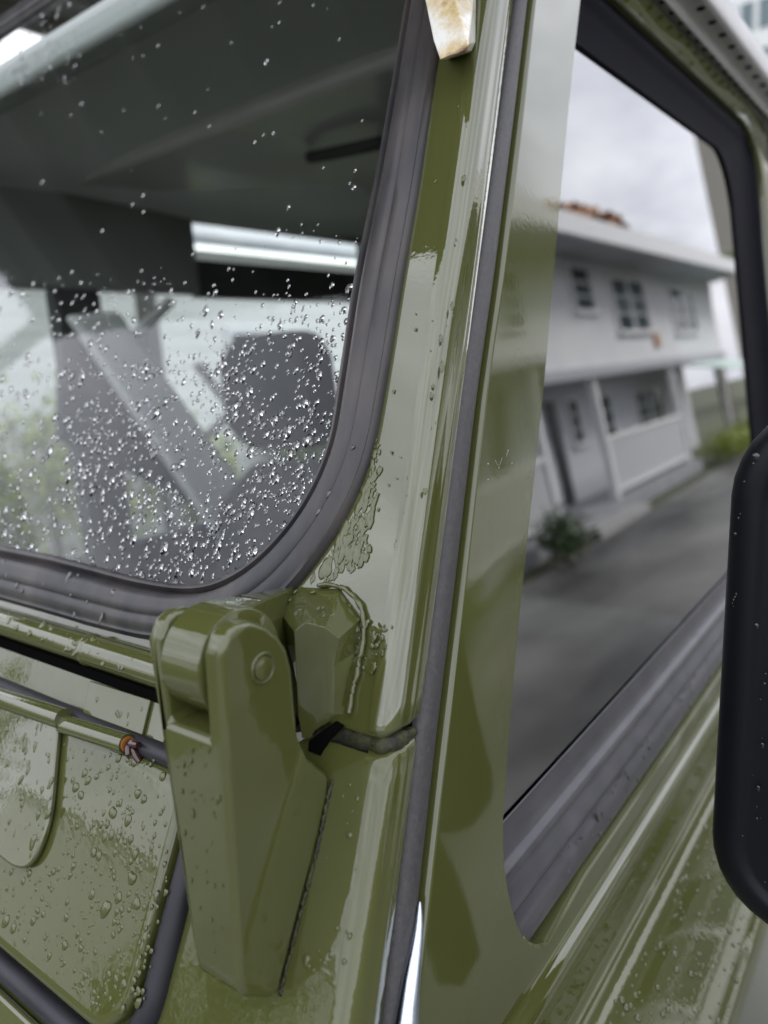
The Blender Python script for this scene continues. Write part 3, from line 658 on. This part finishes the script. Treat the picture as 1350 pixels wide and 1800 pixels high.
# driver side inner wall behind the door
box('door_trim', (-0.262, 0.36, ZC-0.9), (-0.235, 1.2, ZC-0.40), 'dark trim', car); box('center_pillar', (-0.31, 1.13, ZC-0.9), (-0.27, 2.5, ZC+0.42), 'dark trim', car)
# diagonal brace behind the seats, dark side panel under it, thin bars
prism('roll_bar_brace', [inX(*p_, -1.36) for p_ in ((108, 556), (196, 548), (476, 935), (388, 965))], XX*0.03, 'brace paint', car, bevel=0.012)
prism('side_panel', [inX(*p_, -1.40) for p_ in ((97, 545), (118, 556), (345, 890), (97, 770))], XX*0.02, 'dark trim', car, bevel=0.004)
for a_, b_ in (((300, 530), (225, 600)), ((225, 585), (300, 700)), ((440, 690), (330, 800)), ((345, 640), (470, 800))):
    V, Fc = tube([inX(*a_, -1.41), inX(*b_, -1.41)], 0.012, 10); mesh('brace_bar', V, Fc, 'brace paint', car, smooth=60)
# passenger seat with headrest
sc = inX(424, 700, -1.08)
seat = tag(hull('passenger_seat', [sc + Vector((sx*w, y, z)) for sx in (-1, 1) for w, y, z in ((0.24, 0.10, -0.24), (0.17, 0.15, -0.15), (0.24, 0.22, -0.24), (0.17, 0.23, -0.15), (0.25, 0.0, -0.75), (0.25, 0.16, -0.75))], 'seat fabric', car, bevel=0.03), 'black fabric passenger seat with headrest')
hull('headrest', [sc + Vector((sx*w, y, z)) for sx in (-1, 1) for w, y, z in ((0.085, 0.06, 0.12), (0.085, 0.15, 0.12), (0.115, 0.04, 0.06), (0.12, 0.05, -0.06), (0.12, 0.15, 0.06), (0.12, 0.16, -0.06), (0.10, 0.08, -0.11), (0.10, 0.15, -0.11))], 'seat fabric', seat, bevel=0.025)
for sx in (-0.05, 0.05):
    V, Fc = tube([sc + Vector((sx, 0.12, -0.05)), sc + Vector((sx, 0.15, -0.25))], 0.006, 10); mesh('headrest_post', V, Fc, 'bare metal', seat, smooth=60)
# dashboard under the windscreen
hull('dashboard', [Vector((x, y, ZC+z)) for x in (-1.45, -0.28) for y, z in ((0.27, -0.24), (0.44, -0.26), (0.52, -0.31), (0.52, -0.55), (0.24, -0.55))], 'dark trim', car, bevel=0.015)

# ------------------------------------------------------------------ rain drops
def dome(V, Fc, p, n, tdir, a, b_, h, seg=10, irr=0.18, base_face=True):
    seg = 16 if a > 0.0013 else 10
    tdir = (tdir - n*tdir.dot(n)).normalized(); s = tdir.cross(n); base = len(V)
    ph = random.random()*50; rr = [1 + irr*noise.noise(Vector((math.cos(2*math.pi*k/seg)*0.9+ph, math.sin(2*math.pi*k/seg)*0.9, ph))) for k in range(seg)]
    for f, hh_ in ((1.0, -0.06), (0.93, 0.38), (0.72, 0.74), (0.38, 0.96)):
        for k in range(seg):
            an = 2*math.pi*k/seg; V.append(p + (s*(math.cos(an)*a) + tdir*(math.sin(an)*b_*(1+0.16*math.sin(an))))*f*rr[k] + n*h*hh_)
    V.append(p + n*h)
    for i in range(3):
        for k in range(seg):
            k2 = (k+1) % seg; Fc.append((base+i*seg+k, base+i*seg+k2, base+(i+1)*seg+k2, base+(i+1)*seg+k))
    for k in range(seg): Fc.append((base+3*seg+k, base+3*seg+(k+1) % seg, base+4*seg))
    if base_face: Fc.append(tuple(base+k for k in range(seg))[::-1])
def inside(poly, x, y):
    c = False; j = len(poly)-1
    for i in range(len(poly)):
        if (poly[i][1] > y) != (poly[j][1] > y) and x < (poly[j][0]-poly[i][0])*(y-poly[i][1])/(poly[j][1]-poly[i][1])+poly[i][0]: c = not c
        j = i
    return c
def rain(name, label, poly, fn, n_tries, dens_fn, size_fn, m, normal, tdir, group=None, flat=(0.32, 0.5), elong=(1.0, 1.6), irr=0.2, minsep=0.8):
    V = []; Fc = []; xs = [p[0] for p in poly]; ysx = [p[1] for p in poly]; placed = {}
    cell = 0.006
    for _ in range(n_tries):
        x, y = random.uniform(min(xs), max(xs)), random.uniform(min(ysx), max(ysx))
        if not inside(poly, x, y) or random.random() > dens_fn(x, y): continue
        p = fn(x, y); a = size_fn(x, y); key = (int(p.x/cell), int(p.y/cell), int(p.z/cell)); ok = True
        for i in (-1, 0, 1):
            for j in (-1, 0, 1):
                for k in (-1, 0, 1):
                    for q_, r_ in placed.get((key[0]+i, key[1]+j, key[2]+k), ()):
                        if (q_-p).length < (r_+a)*minsep: ok = False
        if not ok: continue
        placed.setdefault(key, []).append((p, a))
        dome(V, Fc, p, normal, tdir + noise.noise_vector(p*40)*0.5, a, a*random.uniform(*elong), a*random.uniform(*flat), irr=irr)
    o = mesh(name, V, Fc, m, None, smooth=180, fix=False); tag(o, label, 'rain drops', group, 'stuff'); return o
def logn(med, s, lo, hi): return max(lo, min(hi, med*math.exp(random.gauss(0, s))))
DN = Vector((0, 0, -1))
glass_poly = [(720, 0), (694, 163), (665, 326), (630, 500), (607, 650), (585, 780), (543, 880), (482, 960), (415, 1012), (345, 1030), (250, 1018), (125, 986), (0, 960), (-30, 950), (-30, 60), (120, -10)]
def gd(x, y):
    d_ = 0.012
    if y > 470: d_ = 0.10 + 0.75*min(1, (y-470)/330)
    if y > 930: d_ *= 0.8
    if x < 120: d_ *= 0.45
    if y < 480 and x > 480 and y > 380: d_ = 0.12
    if y < 150 and x < 150: d_ = 0.7
    return d_*(0.35+1.3*max(0, 0.5+noise.noise(Vector((x/90, y/90, 0)))))
rain('windscreen_rain', 'clear rain drops clinging to the windscreen glass', glass_poly, lambda x, y: W(x, y, -0.0008), 11000, gd,
     lambda x, y: logn(0.00105 if y > 500 else 0.0008, 0.45, 0.0004, 0.0027)*(1.0+0.25*max(0, (500-x)/500)), 'rain water', NW, DN, irr=0.5, elong=(1.0, 1.8), flat=(0.35, 0.6))
flap_poly = [(-20, 1225), (290, 1330), (294, 1560), (252, 1760), (200, 1780), (165, 1765), (-20, 1612)]
leaf_poly = [(0, 1235), (100, 1268), (92, 1430), (58, 1512), (0, 1490)]
rain('vent_flap_rain', 'rain drops beaded on the olive vent flap', flap_poly, lambda x, y: W(x, y, 0.0089), 1250, lambda x, y: 0.0 if (inside(leaf_poly, x, y) or x < 112 and y < 1520 or y < 1340+0.2*x-60) else 0.9,
     lambda x, y: logn(0.0010, 0.6, 0.0004, 0.0034), 'wet drop on paint', NW, DN + XX*-0.25, irr=0.4, elong=(1.0, 1.6), flat=(0.36, 0.52))
rain('strap_leaf_rain', 'rain drops on the flat strap hinge leaf', leaf_poly, lambda x, y: W(x, y, 0.0136), 170, lambda x, y: 0.5, lambda x, y: logn(0.0013, 0.5, 0.0005, 0.0032), 'wet drop on paint', NW, DN, irr=0.7, elong=(1.0, 2.0))
rain('raised_pad_rain', 'few rain drops on the small raised cowl pad', [(172, 1215), (258, 1240), (246, 1282), (160, 1250)], lambda x, y: W(x, y, 0.0070), 26, lambda x, y: 0.6, lambda x, y: logn(0.0013, 0.4, 0.0005, 0.0028), 'wet drop on paint', NW, DN, irr=0.9)
def tube_pt(x, y):
    ang = R(random.uniform(5, 85)); p = W(x, 1090+0.3*x, 0.006); return Vector((p.x, A.y - math.cos(ang)*0.0096, A.z + math.sin(ang)*0.0096))
rain('bead_rail_rain', 'rain drops hanging on the round bead rail under the windscreen', [(0, 1060), (275, 1060), (275, 1200), (0, 1200)], tube_pt, 60, lambda x, y: 0.8, lambda x, y: logn(0.0013, 0.4, 0.0006, 0.0026), 'wet drop on paint', (NW+ZZ*0.5).normalized(), DN, irr=0.8)
seal_poly = [(0, 985), (120, 1005), (250, 1040), (240, 1105), (100, 1075), (0, 1045)]
rain('lower_seal_rain', 'dark rain drops on the lower windscreen gasket', seal_poly, lambda x, y: W(x, y, 0.0080), 60, lambda x, y: 0.45, lambda x, y: logn(0.0014, 0.45, 0.0006, 0.0028), 'wet drop on rubber', NW, DN, irr=1.1, elong=(1.0, 2.4))
seal2 = [(600, 690), (650, 730), (600, 900), (520, 1000), (470, 1010), (560, 890)]
rain('corner_seal_rain', 'thin rain runs on the curved corner of the windscreen gasket', seal2, lambda x, y: W(x, y, 0.0080), 46, lambda x, y: 0.5, lambda x, y: logn(0.0007, 0.4, 0.0004, 0.0014), 'wet drop on rubber', NW, Vector((-0.5, -0.3, -0.8)), irr=0.9, elong=(1.6, 4.0))
pil = [(660, 830), (700, 640), (735, 500), (790, 120), (815, 120), (775, 500), (740, 760), (700, 1000), (640, 1010), (590, 1010), (560, 1010), (610, 930)]
rain('pillar_rain', 'scattered small rain drops down the flat of the pillar', pil, lambda x, y: W(x, y, 0.0), 420, lambda x, y: 0.16 if y < 480 else 0.55, lambda x, y: logn(0.00055, 0.45, 0.0003, 0.0013), 'wet drop on paint', NW, DN, irr=0.7, elong=(1.0, 2.2))
# pooled water creeping out from under the gasket corner
pool = [(660, 770), (672, 800), (660, 860), (655, 930), (645, 985), (600, 1018), (545, 1020), (585, 965), (630, 890), (652, 820)]
rain('gasket_pool', 'rippled pool of water creeping from under the gasket corner', pool, lambda x, y: W(x, y, -0.0001), 900, lambda x, y: 0.85, lambda x, y: logn(0.0012, 0.5, 0.0005, 0.0030), 'wet drop on paint', NW, DN, irr=0.9, elong=(1.0, 2.8), flat=(0.16, 0.34), minsep=0.40)
rain('hinge_pool', 'beads of water on the welded hinge bracket edge', [(596, 1045), (640, 1085), (690, 1100), (668, 1180), (640, 1190), (632, 1150), (606, 1120)], lambda x, y: W(x, y, 0.0005), 200, lambda x, y: 0.6, lambda x, y: logn(0.0008, 0.5, 0.0004, 0.0018), 'wet drop on paint', NW, DN, irr=1.1, minsep=0.6)
nH = (H(421, 1720)-H(387, 1160)).cross(XX).normalized(); nH = nH if nH.y < 0 else -nH
def front_pt(x, y): return hit(x, y, nH, H(400, 1400))
rain('hinge_rain', 'fine rain drops on the front of the hinge bracket', [(300, 1300), (382, 1310), (410, 1690), (350, 1660)], front_pt, 170, lambda x, y: 0.5, lambda x, y: logn(0.0006, 0.5, 0.0003, 0.0014), 'wet drop on paint', nH, DN, irr=0.5, elong=(1.0, 2.0), flat=(0.2, 0.35))
def side_pt(x, y): return S(x, y, 0.0)
rain('pillar_side_rain', 'rain drops running down the rounded edge of the pillar', [(700, 1010), (740, 760), (790, 500), (835, 160), (850, 160), (808, 500), (765, 760), (724, 1010)], lambda x, y: W(x, y, -0.0004), 130, lambda x, y: 0.5, lambda x, y: logn(0.0006, 0.45, 0.0003, 0.0014), 'wet drop on paint', (NW+NS*0.4).normalized(), DN, irr=0.6, elong=(1.0, 2.6))
low = [(600, 1360), (640, 1370), (630, 1560), (600, 1740), (520, 1780), (560, 1560)]
rain('hinge_top_rain', 'rain drops on the sloping top of the upper hinge bracket', [(430, 1050), (560, 1032), (598, 1050), (590, 1090), (540, 1075), (490, 1062)], lambda x, y: hit(x, y, ((W(532, 1028, -.002)-hit(526, 1108, NB, GB)).cross(W(600, 1031, -.002)-hit(526, 1108, NB, GB))).normalized(), W(545, 1034, .002)), 70, lambda x, y: 0.5, lambda x, y: logn(0.0007, 0.5, 0.0003, 0.0016), 'wet drop on paint', (ZZ - YY*0.5).normalized(), DN, irr=0.5)
rain('cowl_rain', 'scattered rain drops on the cowl beside the hinge', low, lambda x, y: W(x, y, 0.0), 60, lambda x, y: 0.6, lambda x, y: logn(0.0008, 0.45, 0.0004, 0.0018), 'wet drop on paint', NW, DN, irr=0.4)
mp_ = [(1292, 900), (1304, 830), (1335, 780), (1350, 775), (1350, 1615), (1300, 1560), (1278, 1470), (1280, 1200)]
rain('mirror_rain', 'tiny rain drops dotting the black mirror housing', mp_, lambda x, y: (CAM + ray(x, y)*((my+0.0015)/ray(x, y).y)), 170, lambda x, y: 0.6 if x < 1310 or y < 820 else 0.25, lambda x, y: logn(0.0006 if y > 820 else 0.0011, 0.45, 0.0003, 0.0020), 'wet drop on plastic', -YY, DN)
def ledge(x, y):
    x0 = onS(0, zbot).x + x; z = None
    for (a, b1), (c, d1) in zip(shp[:-1], shp[1:]):
        if a <= x <= c: z = b1+(d1-b1)*(x-a)/(c-a+1e-9); break
    return Vector((x0, y, 1.8+z))
rain('shoulder_rain', 'rain drops standing on the ledge of the door shoulder', [(0.024, 0.3), (0.078, 0.3), (0.078, 0.9), (0.024, 0.9)], ledge, 620, lambda x, y: 0.9, lambda x, y: logn(0.0014, 0.45, 0.0005, 0.0028), 'wet drop on paint', Vector((0.62, 0, 0.78)).normalized(), YY, irr=0.2, elong=(0.9, 1.15), flat=(0.5, 0.7))
def sill_pt(x, y): return onS(x, zsill + y*sc_, -0.0042 if y > 0.035 else -0.0036)
rain('sill_rain', 'rain drops on the ribbed rubber window sill', [(0.40, 0.008), (0.80, 0.008), (0.80, 0.046), (0.40, 0.046)], sill_pt, 90, lambda x, y: 0.7, lambda x, y: logn(0.0012, 0.4, 0.0005, 0.0024), 'wet drop on rubber', NS, DN, irr=0.5, elong=(1.0, 2.0))

# ------------------------------------------------------------------ house mirrored in the door window
HY0, HY1 = 2.0, 20.6
house = empty('guest_house', (6.5, 11, 0), 'white two storey house with overhanging upper floor, mirrored in the door window', 'house')
def hb_(name, a, b_, m, parent=house, bevel=0): return box(name, a, b_, m, parent, bevel)
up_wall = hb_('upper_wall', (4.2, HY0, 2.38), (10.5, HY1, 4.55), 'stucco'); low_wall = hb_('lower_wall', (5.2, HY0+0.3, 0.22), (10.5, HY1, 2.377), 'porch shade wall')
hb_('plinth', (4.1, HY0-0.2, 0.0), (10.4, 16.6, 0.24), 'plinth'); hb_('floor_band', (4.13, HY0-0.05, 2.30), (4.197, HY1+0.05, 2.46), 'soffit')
V = [(3.35, HY0-0.7, 4.42), (3.35, HY1+0.6, 4.42), (7.4, HY1+0.6, 5.75), (7.4, HY0-0.7, 5.75), (11.3, HY1+0.6, 4.42), (11.3, HY0-0.7, 4.42)]
V += [(x, y, z-0.10) for x, y, z in V]
rf = mesh('roof', V, [(0, 3, 2, 1), (3, 5, 4, 2), (6, 7, 8, 9), (9, 8, 10, 11), (0, 1, 7, 6), (4, 5, 11, 10), (0, 6, 9, 3), (3, 9, 11, 5), (1, 2, 8, 7), (2, 4, 10, 8)], 'shingle', house, smooth=0)
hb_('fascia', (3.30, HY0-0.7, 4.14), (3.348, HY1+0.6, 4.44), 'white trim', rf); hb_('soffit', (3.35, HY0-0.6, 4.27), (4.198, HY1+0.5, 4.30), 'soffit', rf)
def window(y0, y1, z0, z1, x, bars=1, wall_=up_wall):
    f_ = box('window', (x-0.06, y0-0.06, z0-0.06), (x-0.002, y0, z1+0.06), 'white trim', house)
    for a, b_ in (((x-0.06, y1, z0-0.06), (x-0.002, y1+0.06, z1+0.06)), ((x-0.058, y0, z1), (x-0.002, y1, z1+0.06)), ((x-0.09, y0-0.1, z0-0.07), (x-0.003, y1+0.1, z0))): box('frame', a, b_, 'white trim', f_)
    for k in range(bars):
        yy = y0+(y1-y0)*(k+1)/(bars+1); box('mullion', (x-0.05, yy-0.05, z0), (x-0.004, yy+0.05, z1), 'white trim', f_)
    for k in range(bars+1):
        a = y0+(y1-y0)*k/(bars+1); b_ = y0+(y1-y0)*(k+1)/(bars+1); box('pane', (x-0.03, a+0.004, z0+0.003), (x-0.005, b_-0.004, z1-0.003), 'house pane', f_)
        for j in range(1, 3): box('slat', (x-0.045, a+0.01, z0+(z1-z0)*j/3-0.015), (x-0.032, b_-0.01, z0+(z1-z0)*j/3+0.015), 'white trim', f_)
for y0, y1, z0, z1, b_ in ((13.5, 15.2, 3.05, 4.0, 1), (11.75, 12.5, 3.40, 4.1, 0), (8.6, 9.3, 3.0, 4.0, 0), (5.0, 6.8, 3.0, 4.0, 1), (17.0, 18.6, 3.0, 3.95, 1)): window(y0, y1, z0, z1, 4.2, b_)
for y0, y1, z0, z1, b_ in ((16.4, 18.2, 1.0, 1.95, 1), (14.2, 14.9, 1.1, 2.0, 0), (12.85, 13.25, 1.25, 2.05, 0), (8.0, 9.2, 1.0, 2.0, 1), (4.6, 6.2, 1.0, 2.0, 1)): window(y0, y1, z0, z1, 5.2, b_)
for y0, y1 in ((11.95, 12.32), (6.8, 7.6), (9.7, 10.2)):
    f_ = hb_('door', (5.15, y0, 0.26), (5.197, y1, 2.1), 'door paint dark' ); box('knob', (5.12, y1-0.1, 1.15), (5.149, y1-0.06, 1.2), 'bare metal', f_)
for y in (9.6, 11.9, 16.2, 20.3, 5.6, 2.4): hb_('post', (4.22, y, 0.242), (4.34, y+0.12, 2.376), 'white trim', low_wall)
rail = hb_('railing', (4.24, 12.03, 1.22), (4.32, 16.19, 1.29), 'white trim'); box('bottom_rail', (4.25, 12.03, 0.34), (4.31, 16.19, 0.40), 'white trim', rail)
for k in range(34): y = 12.1+0.12*k; box('baluster', (4.26, y, 0.401), (4.30, y+0.05, 1.219), 'white trim', rail)
rail = hb_('railing', (4.24, 2.53, 1.22), (4.32, 9.59, 1.29), 'white trim'); box('bottom_rail', (4.25, 2.53, 0.34), (4.31, 9.59, 0.40), 'white trim', rail)
for k in range(58): y = 2.6+0.12*k; box('baluster', (4.26, y, 0.401), (4.30, y+0.05, 1.219), 'white trim', rail)
hb_('step', (3.72, 9.75, 0.0), (4.098, 11.85, 0.12), 'concrete')
hb_('wall_sign', (4.15, 15.35, 2.72), (4.198, 15.65, 2.98), 'terracotta')
V = [(4.19, 17.0, 2.25), (4.19, 20.2, 2.25), (3.3, 20.2, 1.95), (3.3, 17.0, 1.95)]
prism('added_light_patch', V, ZZ*0.04, 'mint light patch', house)  # mint sheet added for the greenish light coming through the door glass
def tile_mesh():
    V, Fc = loft([[Vector((x, 0.16*math.cos(R(a)), 0.15*math.sin(R(a)))) for a in range(0, 181, 20)] for x in (0, 0.12, 0.34)], False)
    nV = len(V); V += [v*0.9 for v in V]; Fc += [tuple(nV+i for i in f[::-1]) for f in Fc]
    me_ = bpy.data.meshes.new('ridge_tile'); me_.from_pydata([tuple(v) for v in V], [], Fc); me_.materials.append(MAT['terracotta']); return me_
tm = tile_mesh()
for k in range(9):
    y = 10.2 + 0.33*k + random.uniform(-0.1, 0.1)
    for lvl in range(1 + (k % 3 != 1)):
        o = bpy.data.objects.new('ridge_tile', tm); col.objects.link(o); o.parent = rf; o.location = (3.50+0.05*lvl, y, 4.48+0.15*lvl+random.uniform(0, .05)); o.rotation_euler = (0, -0.3, random.uniform(-0.5, 0.5))

# ------------------------------------------------------------------ plants
def leaves(name, blobs, n, size, m, parent, wide=0.5):
    V = []; Fc = []
    for c, r_ in blobs:
        c = Vector(c); r_ = Vector(r_) if not isinstance(r_, (int, float)) else Vector((r_, r_, r_))
        for _ in range(int(n)):
            u = Vector((random.gauss(0, 1), random.gauss(0, 1), random.gauss(0, 1))).normalized(); rad_ = random.random()**0.4
            p = c + Vector((u.x*r_.x, u.y*r_.y, u.z*r_.z))*rad_*(0.8+0.4*noise.noise(u*2+c))
            if p.z < 0.02: p.z = random.uniform(0.02, 0.1)
            s = size*random.uniform(0.6, 1.3); d_ = Vector((random.gauss(0, 1), random.gauss(0, 1), random.gauss(0, 0.7))).normalized(); e_ = d_.cross(u+Vector((0.01, 0.02, 0.03))).normalized()*wide
            b0 = len(V); V += [p, p+(d_*0.5+e_*0.5)*s, p+d_*s, p+(d_*0.5-e_*0.5)*s]; Fc.append((b0, b0+1, b0+2, b0+3))
    return mesh(name, V, Fc, m, parent, smooth=0, fix=False)
def bush(loc, rad_, h, m, label, n=900, group=None, size=0.09):
    r_ = empty('bush', loc, label, 'bush', group); c = Vector(loc)
    V, Fc = tube([c, c+ZZ*h*0.4, c+ZZ*h*0.7+XX*0.05], [0.04, 0.03, 0.01], 7); mesh('stem', V, Fc, 'bark', r_)
    leaves('foliage', [(c+Vector((random.uniform(-.3, .3)*rad_, random.uniform(-.5, .5)*rad_, h*random.uniform(0.4, 0.6))), (rad_*0.75, rad_*0.8, h*0.5)) for _ in range(3)], n/3, size, m, r_); return r_
bush((3.6, 8.3, 0), 0.55, 0.75, 'leaf dark', 'dark green bush at the foot of the house porch, mirrored in the door window')
for k in range(4): bush((3.75, 17.3+1.1*k, 0), 0.7, 0.8, 'leaf bright', ['yellow green bush mirrored beside the black exterior mirror, nearest the porch', 'yellow green bush, second along the house wall in the door window', 'yellow green bush, third along the house wall in the door window', 'yellow green bush farthest along the house wall in the door window'][k], 900, 'yellow green bushes along the house')
for k, y in enumerate((3.0, 5.6)): bush((3.7, y, 0), 0.6, 0.7, 'leaf mid', ['mid green bush by the porch rail, mirrored low in the door pillar', 'mid green bush before the porch, mirrored in the painted door pillar'][k], 900)
def palm(loc, h, label, n=16, spread=1.8):
    r_ = empty('palm_tree', loc, label, 'palm tree'); c = Vector(loc); top = c+ZZ*h
    V, Fc = tube([c, c+ZZ*h*0.3+XX*0.1, c+ZZ*h*0.7+XX*0.12, top], [0.2, 0.15, 0.13, 0.12], 10); mesh('trunk', V, Fc, 'bark', r_, smooth=60)
    for k in range(n):
        a = 2*math.pi*k/n + random.uniform(-.2, .2); el = random.uniform(0.1, 1.0); d_ = Vector((math.cos(a), math.sin(a), 0)); V = []; Fc = []
        pts_ = [top + d_*spread*t + ZZ*(math.sin(t*2.2)*el*0.9 - t*t*1.1) for t in [j/14 for j in range(15)]]
        sd_ = Vector((-d_.y, d_.x, 0))
        for j, p in enumerate(pts_[1:], 1):
            for s in (-1, 1):
                ln = 0.42*math.sin(math.pi*min(0.96, j/15+0.12)); b0 = len(V); q_ = p + sd_*s*ln + d_*ln*0.5 - ZZ*ln*0.35; w_ = d_*0.045
                V += [p-w_, p+w_, q_+w_*0.2, q_-w_*0.2]; Fc.append((b0, b0+1, b0+2, b0+3))
        mesh('frond', V, Fc, 'leaf mid', r_, smooth=0, fix=False)
palm((4.8, 23.0, 0), 4.7, 'palm tree beyond the end of the house, mirrored in the door window')

# ------------------------------------------------------------------ far towers
def tower(name, a, b_, m, label, faces, nu, nz_):
    r_ = empty(name, ((a[0]+b_[0])/2, (a[1]+b_[1])/2, 0), label, 'building'); box('wall', a, b_, m, r_)
    pm = None
    for ax in faces:
        for i in range(nu):
            for j in range(nz_):
                z0 = a[2]+(b_[2]-a[2])*(j+0.25)/nz_; z1 = a[2]+(b_[2]-a[2])*(j+0.85)/nz_
                if ax == 'y': y = a[1]-0.05; x0 = a[0]+(b_[0]-a[0])*(i+0.15)/nu; x1 = a[0]+(b_[0]-a[0])*(i+0.85)/nu; box('window', (x0, y, z0), (x1, a[1]-0.002, z1), 'tower glass', r_)
                if ax == 'x': x = b_[0]+0.05; y0 = a[1]+(b_[1]-a[1])*(i+0.15)/nu; y1 = a[1]+(b_[1]-a[1])*(i+0.85)/nu; box('window', (b_[0]+0.002, y0, z0), (x, y1, z1), 'tower glass', r_)
                if ax == '-x': y0 = a[1]+(b_[1]-a[1])*(i+0.15)/nu; y1 = a[1]+(b_[1]-a[1])*(i+0.85)/nu; box('window', (a[0]-0.05, y0, z0), (a[0]-0.002, y1, z1), 'tower glass', r_)
    return r_
tower('apartment_tower', (-17, 62, 0), (-11.2, 70, 44), 'tower white', 'pale glazed apartment tower rising behind the roof gutter', ['y', 'x'], 5, 14)
tower('hotel_tower', (5, 60, 0), (12.0, 66, 36), 'tower wall', 'tan tower beyond the house, mirrored in the door window', ['x'], 3, 8)

# ------------------------------------------------------------------ surroundings on the other side of the vehicle
nb = empty('neighbour_house', (-9, 4, 0), 'low white boarded house seen through the passenger side windows', 'house')
box('wall', (-12, -2.5, 0), (-7.4, 16, 3.3), 'siding', nb)
for k in range(16): box('board', (-7.40, -2.5, 0.15+0.2*k), (-7.372, 16, 0.15+0.2*k+0.175), 'siding', nb)
V = [(-7.0, -3, 3.3), (-7.0, 16.5, 3.3), (-9.7, 16.5, 4.7), (-9.7, -3, 4.7)]; prism('roof', V, ZZ*0.12, 'shingle', nb)
for k, y in enumerate((2.2, 6.5, 10.5)):
    f_ = box('window', (-7.37, y, 1.3), (-7.33, y+1.3, 2.4), 'white trim', nb); box('pane', (-7.329, y+0.08, 1.38), (-7.325, y+1.22, 2.32), 'house pane', f_)
lab = ['bright green bush seen low through the passenger window', 'bright green bush second along the neighbouring wall', 'bright green bush third along the neighbouring wall', 'leafy green bush behind the passenger headrest', 'leafy green bush farthest along the neighbouring wall']  # brightness is in the leaf colour, no sun reaches these bushes
for k in range(5): bush((-6.6, (2.1, 3.5, 5.1, 6.7, 8.4)[k], 0), (0.85, 0.95, 0.7, 0.8, 0.8)[k], (2.0, 2.1, 1.5, 1.7, 1.6)[k], 'leaf bright' if k != 3 else 'leaf mid', lab[k], 1800, 'bushes beside the neighbouring house', 0.11)
# a parked grey van beyond the bushes would be hidden; an added canopy overhangs the passenger side instead of a shade tree
def tree(loc, h, blobs, m, label, n, size):
    r_ = empty('shade_tree', loc, label, 'tree'); c = Vector(loc)
    V, Fc = tube([c, c+ZZ*h*0.5+XX*0.1, c+ZZ*h*0.8], [0.28, 0.2, 0.13], 12); mesh('trunk', V, Fc, 'bark', r_, smooth=60)
    for b_, rr in blobs:
        V, Fc = tube([c+ZZ*h*0.55, (c+ZZ*h*0.7).lerp(Vector(b_), 0.5), Vector(b_)], [0.12, 0.08, 0.03], 8); mesh('limb', V, Fc, 'bark', r_, smooth=60)
    leaves('crown', blobs, n, size, m, r_); return r_
cp = empty('added_canopy', (-3.8, 1.7, 0), 'grey flat canopy on posts, added to darken the pillar and windscreen reflections', 'added_canopy')  # added overhead slab, makes the dark part of the pillar reflection
box('roof', (-6.3, -1.15, 4.80), (-1.25, 4.6, 4.98), 'carport brown', cp)
for k in range(8): x = -6.2 + 0.66*k; box('joist', (x, -1.1, 4.66), (x+0.07, 4.55, 4.798), 'carport brown', cp)
for x, y in ((-6.2, -1.0), (-6.2, 4.4), (-2.6, 4.4)): box('post', (x, y, 0.001), (x+0.14, y+0.14, 4.659), 'carport brown', cp)
fb_ = empty('added_garden_wall', (-6, -9, 0), 'pale rendered wall added in front of the vehicle for reflections', 'wall'); box('wall', (-14, -9.2, 0), (6, -9.0, 2.1), 'stucco', fb_); box('coping', (-14.05, -9.25, 2.102), (6.05, -8.95, 2.2), 'concrete', fb_)  # unseen wall added as a pale patch for the paint to reflect
for (x, y, r_, h), lb_ in zip(((-3.4, -6.8, 0.9, 2.6), (-5.3, -6.4, 1.0, 3.4), (-8.7, -4.5, 1.0, 3.2), (-9.9, -3.0, 1.0, 2.4), (-7.3, -7.6, 0.7, 1.3)),
        ('middling added green shrub before the garden wall, nearest the driveway', 'tallest added green shrub before the garden wall', 'tall added green shrub at the corner of the neighbouring house', 'rounded added green shrub against the neighbouring house corner', 'low added green shrub in the gap before the garden wall')):
    bush((x, y, 0), r_, h, 'leaf mid', lb_, 1800, 'shrubs added for dark reflections', 0.14)  # unseen shrubs added as dark patches in the flap's reflection
print('objects', len(bpy.data.objects), 'tris', sum(len(p.vertices)-2 for m_ in bpy.data.meshes for p in m_.polygons))
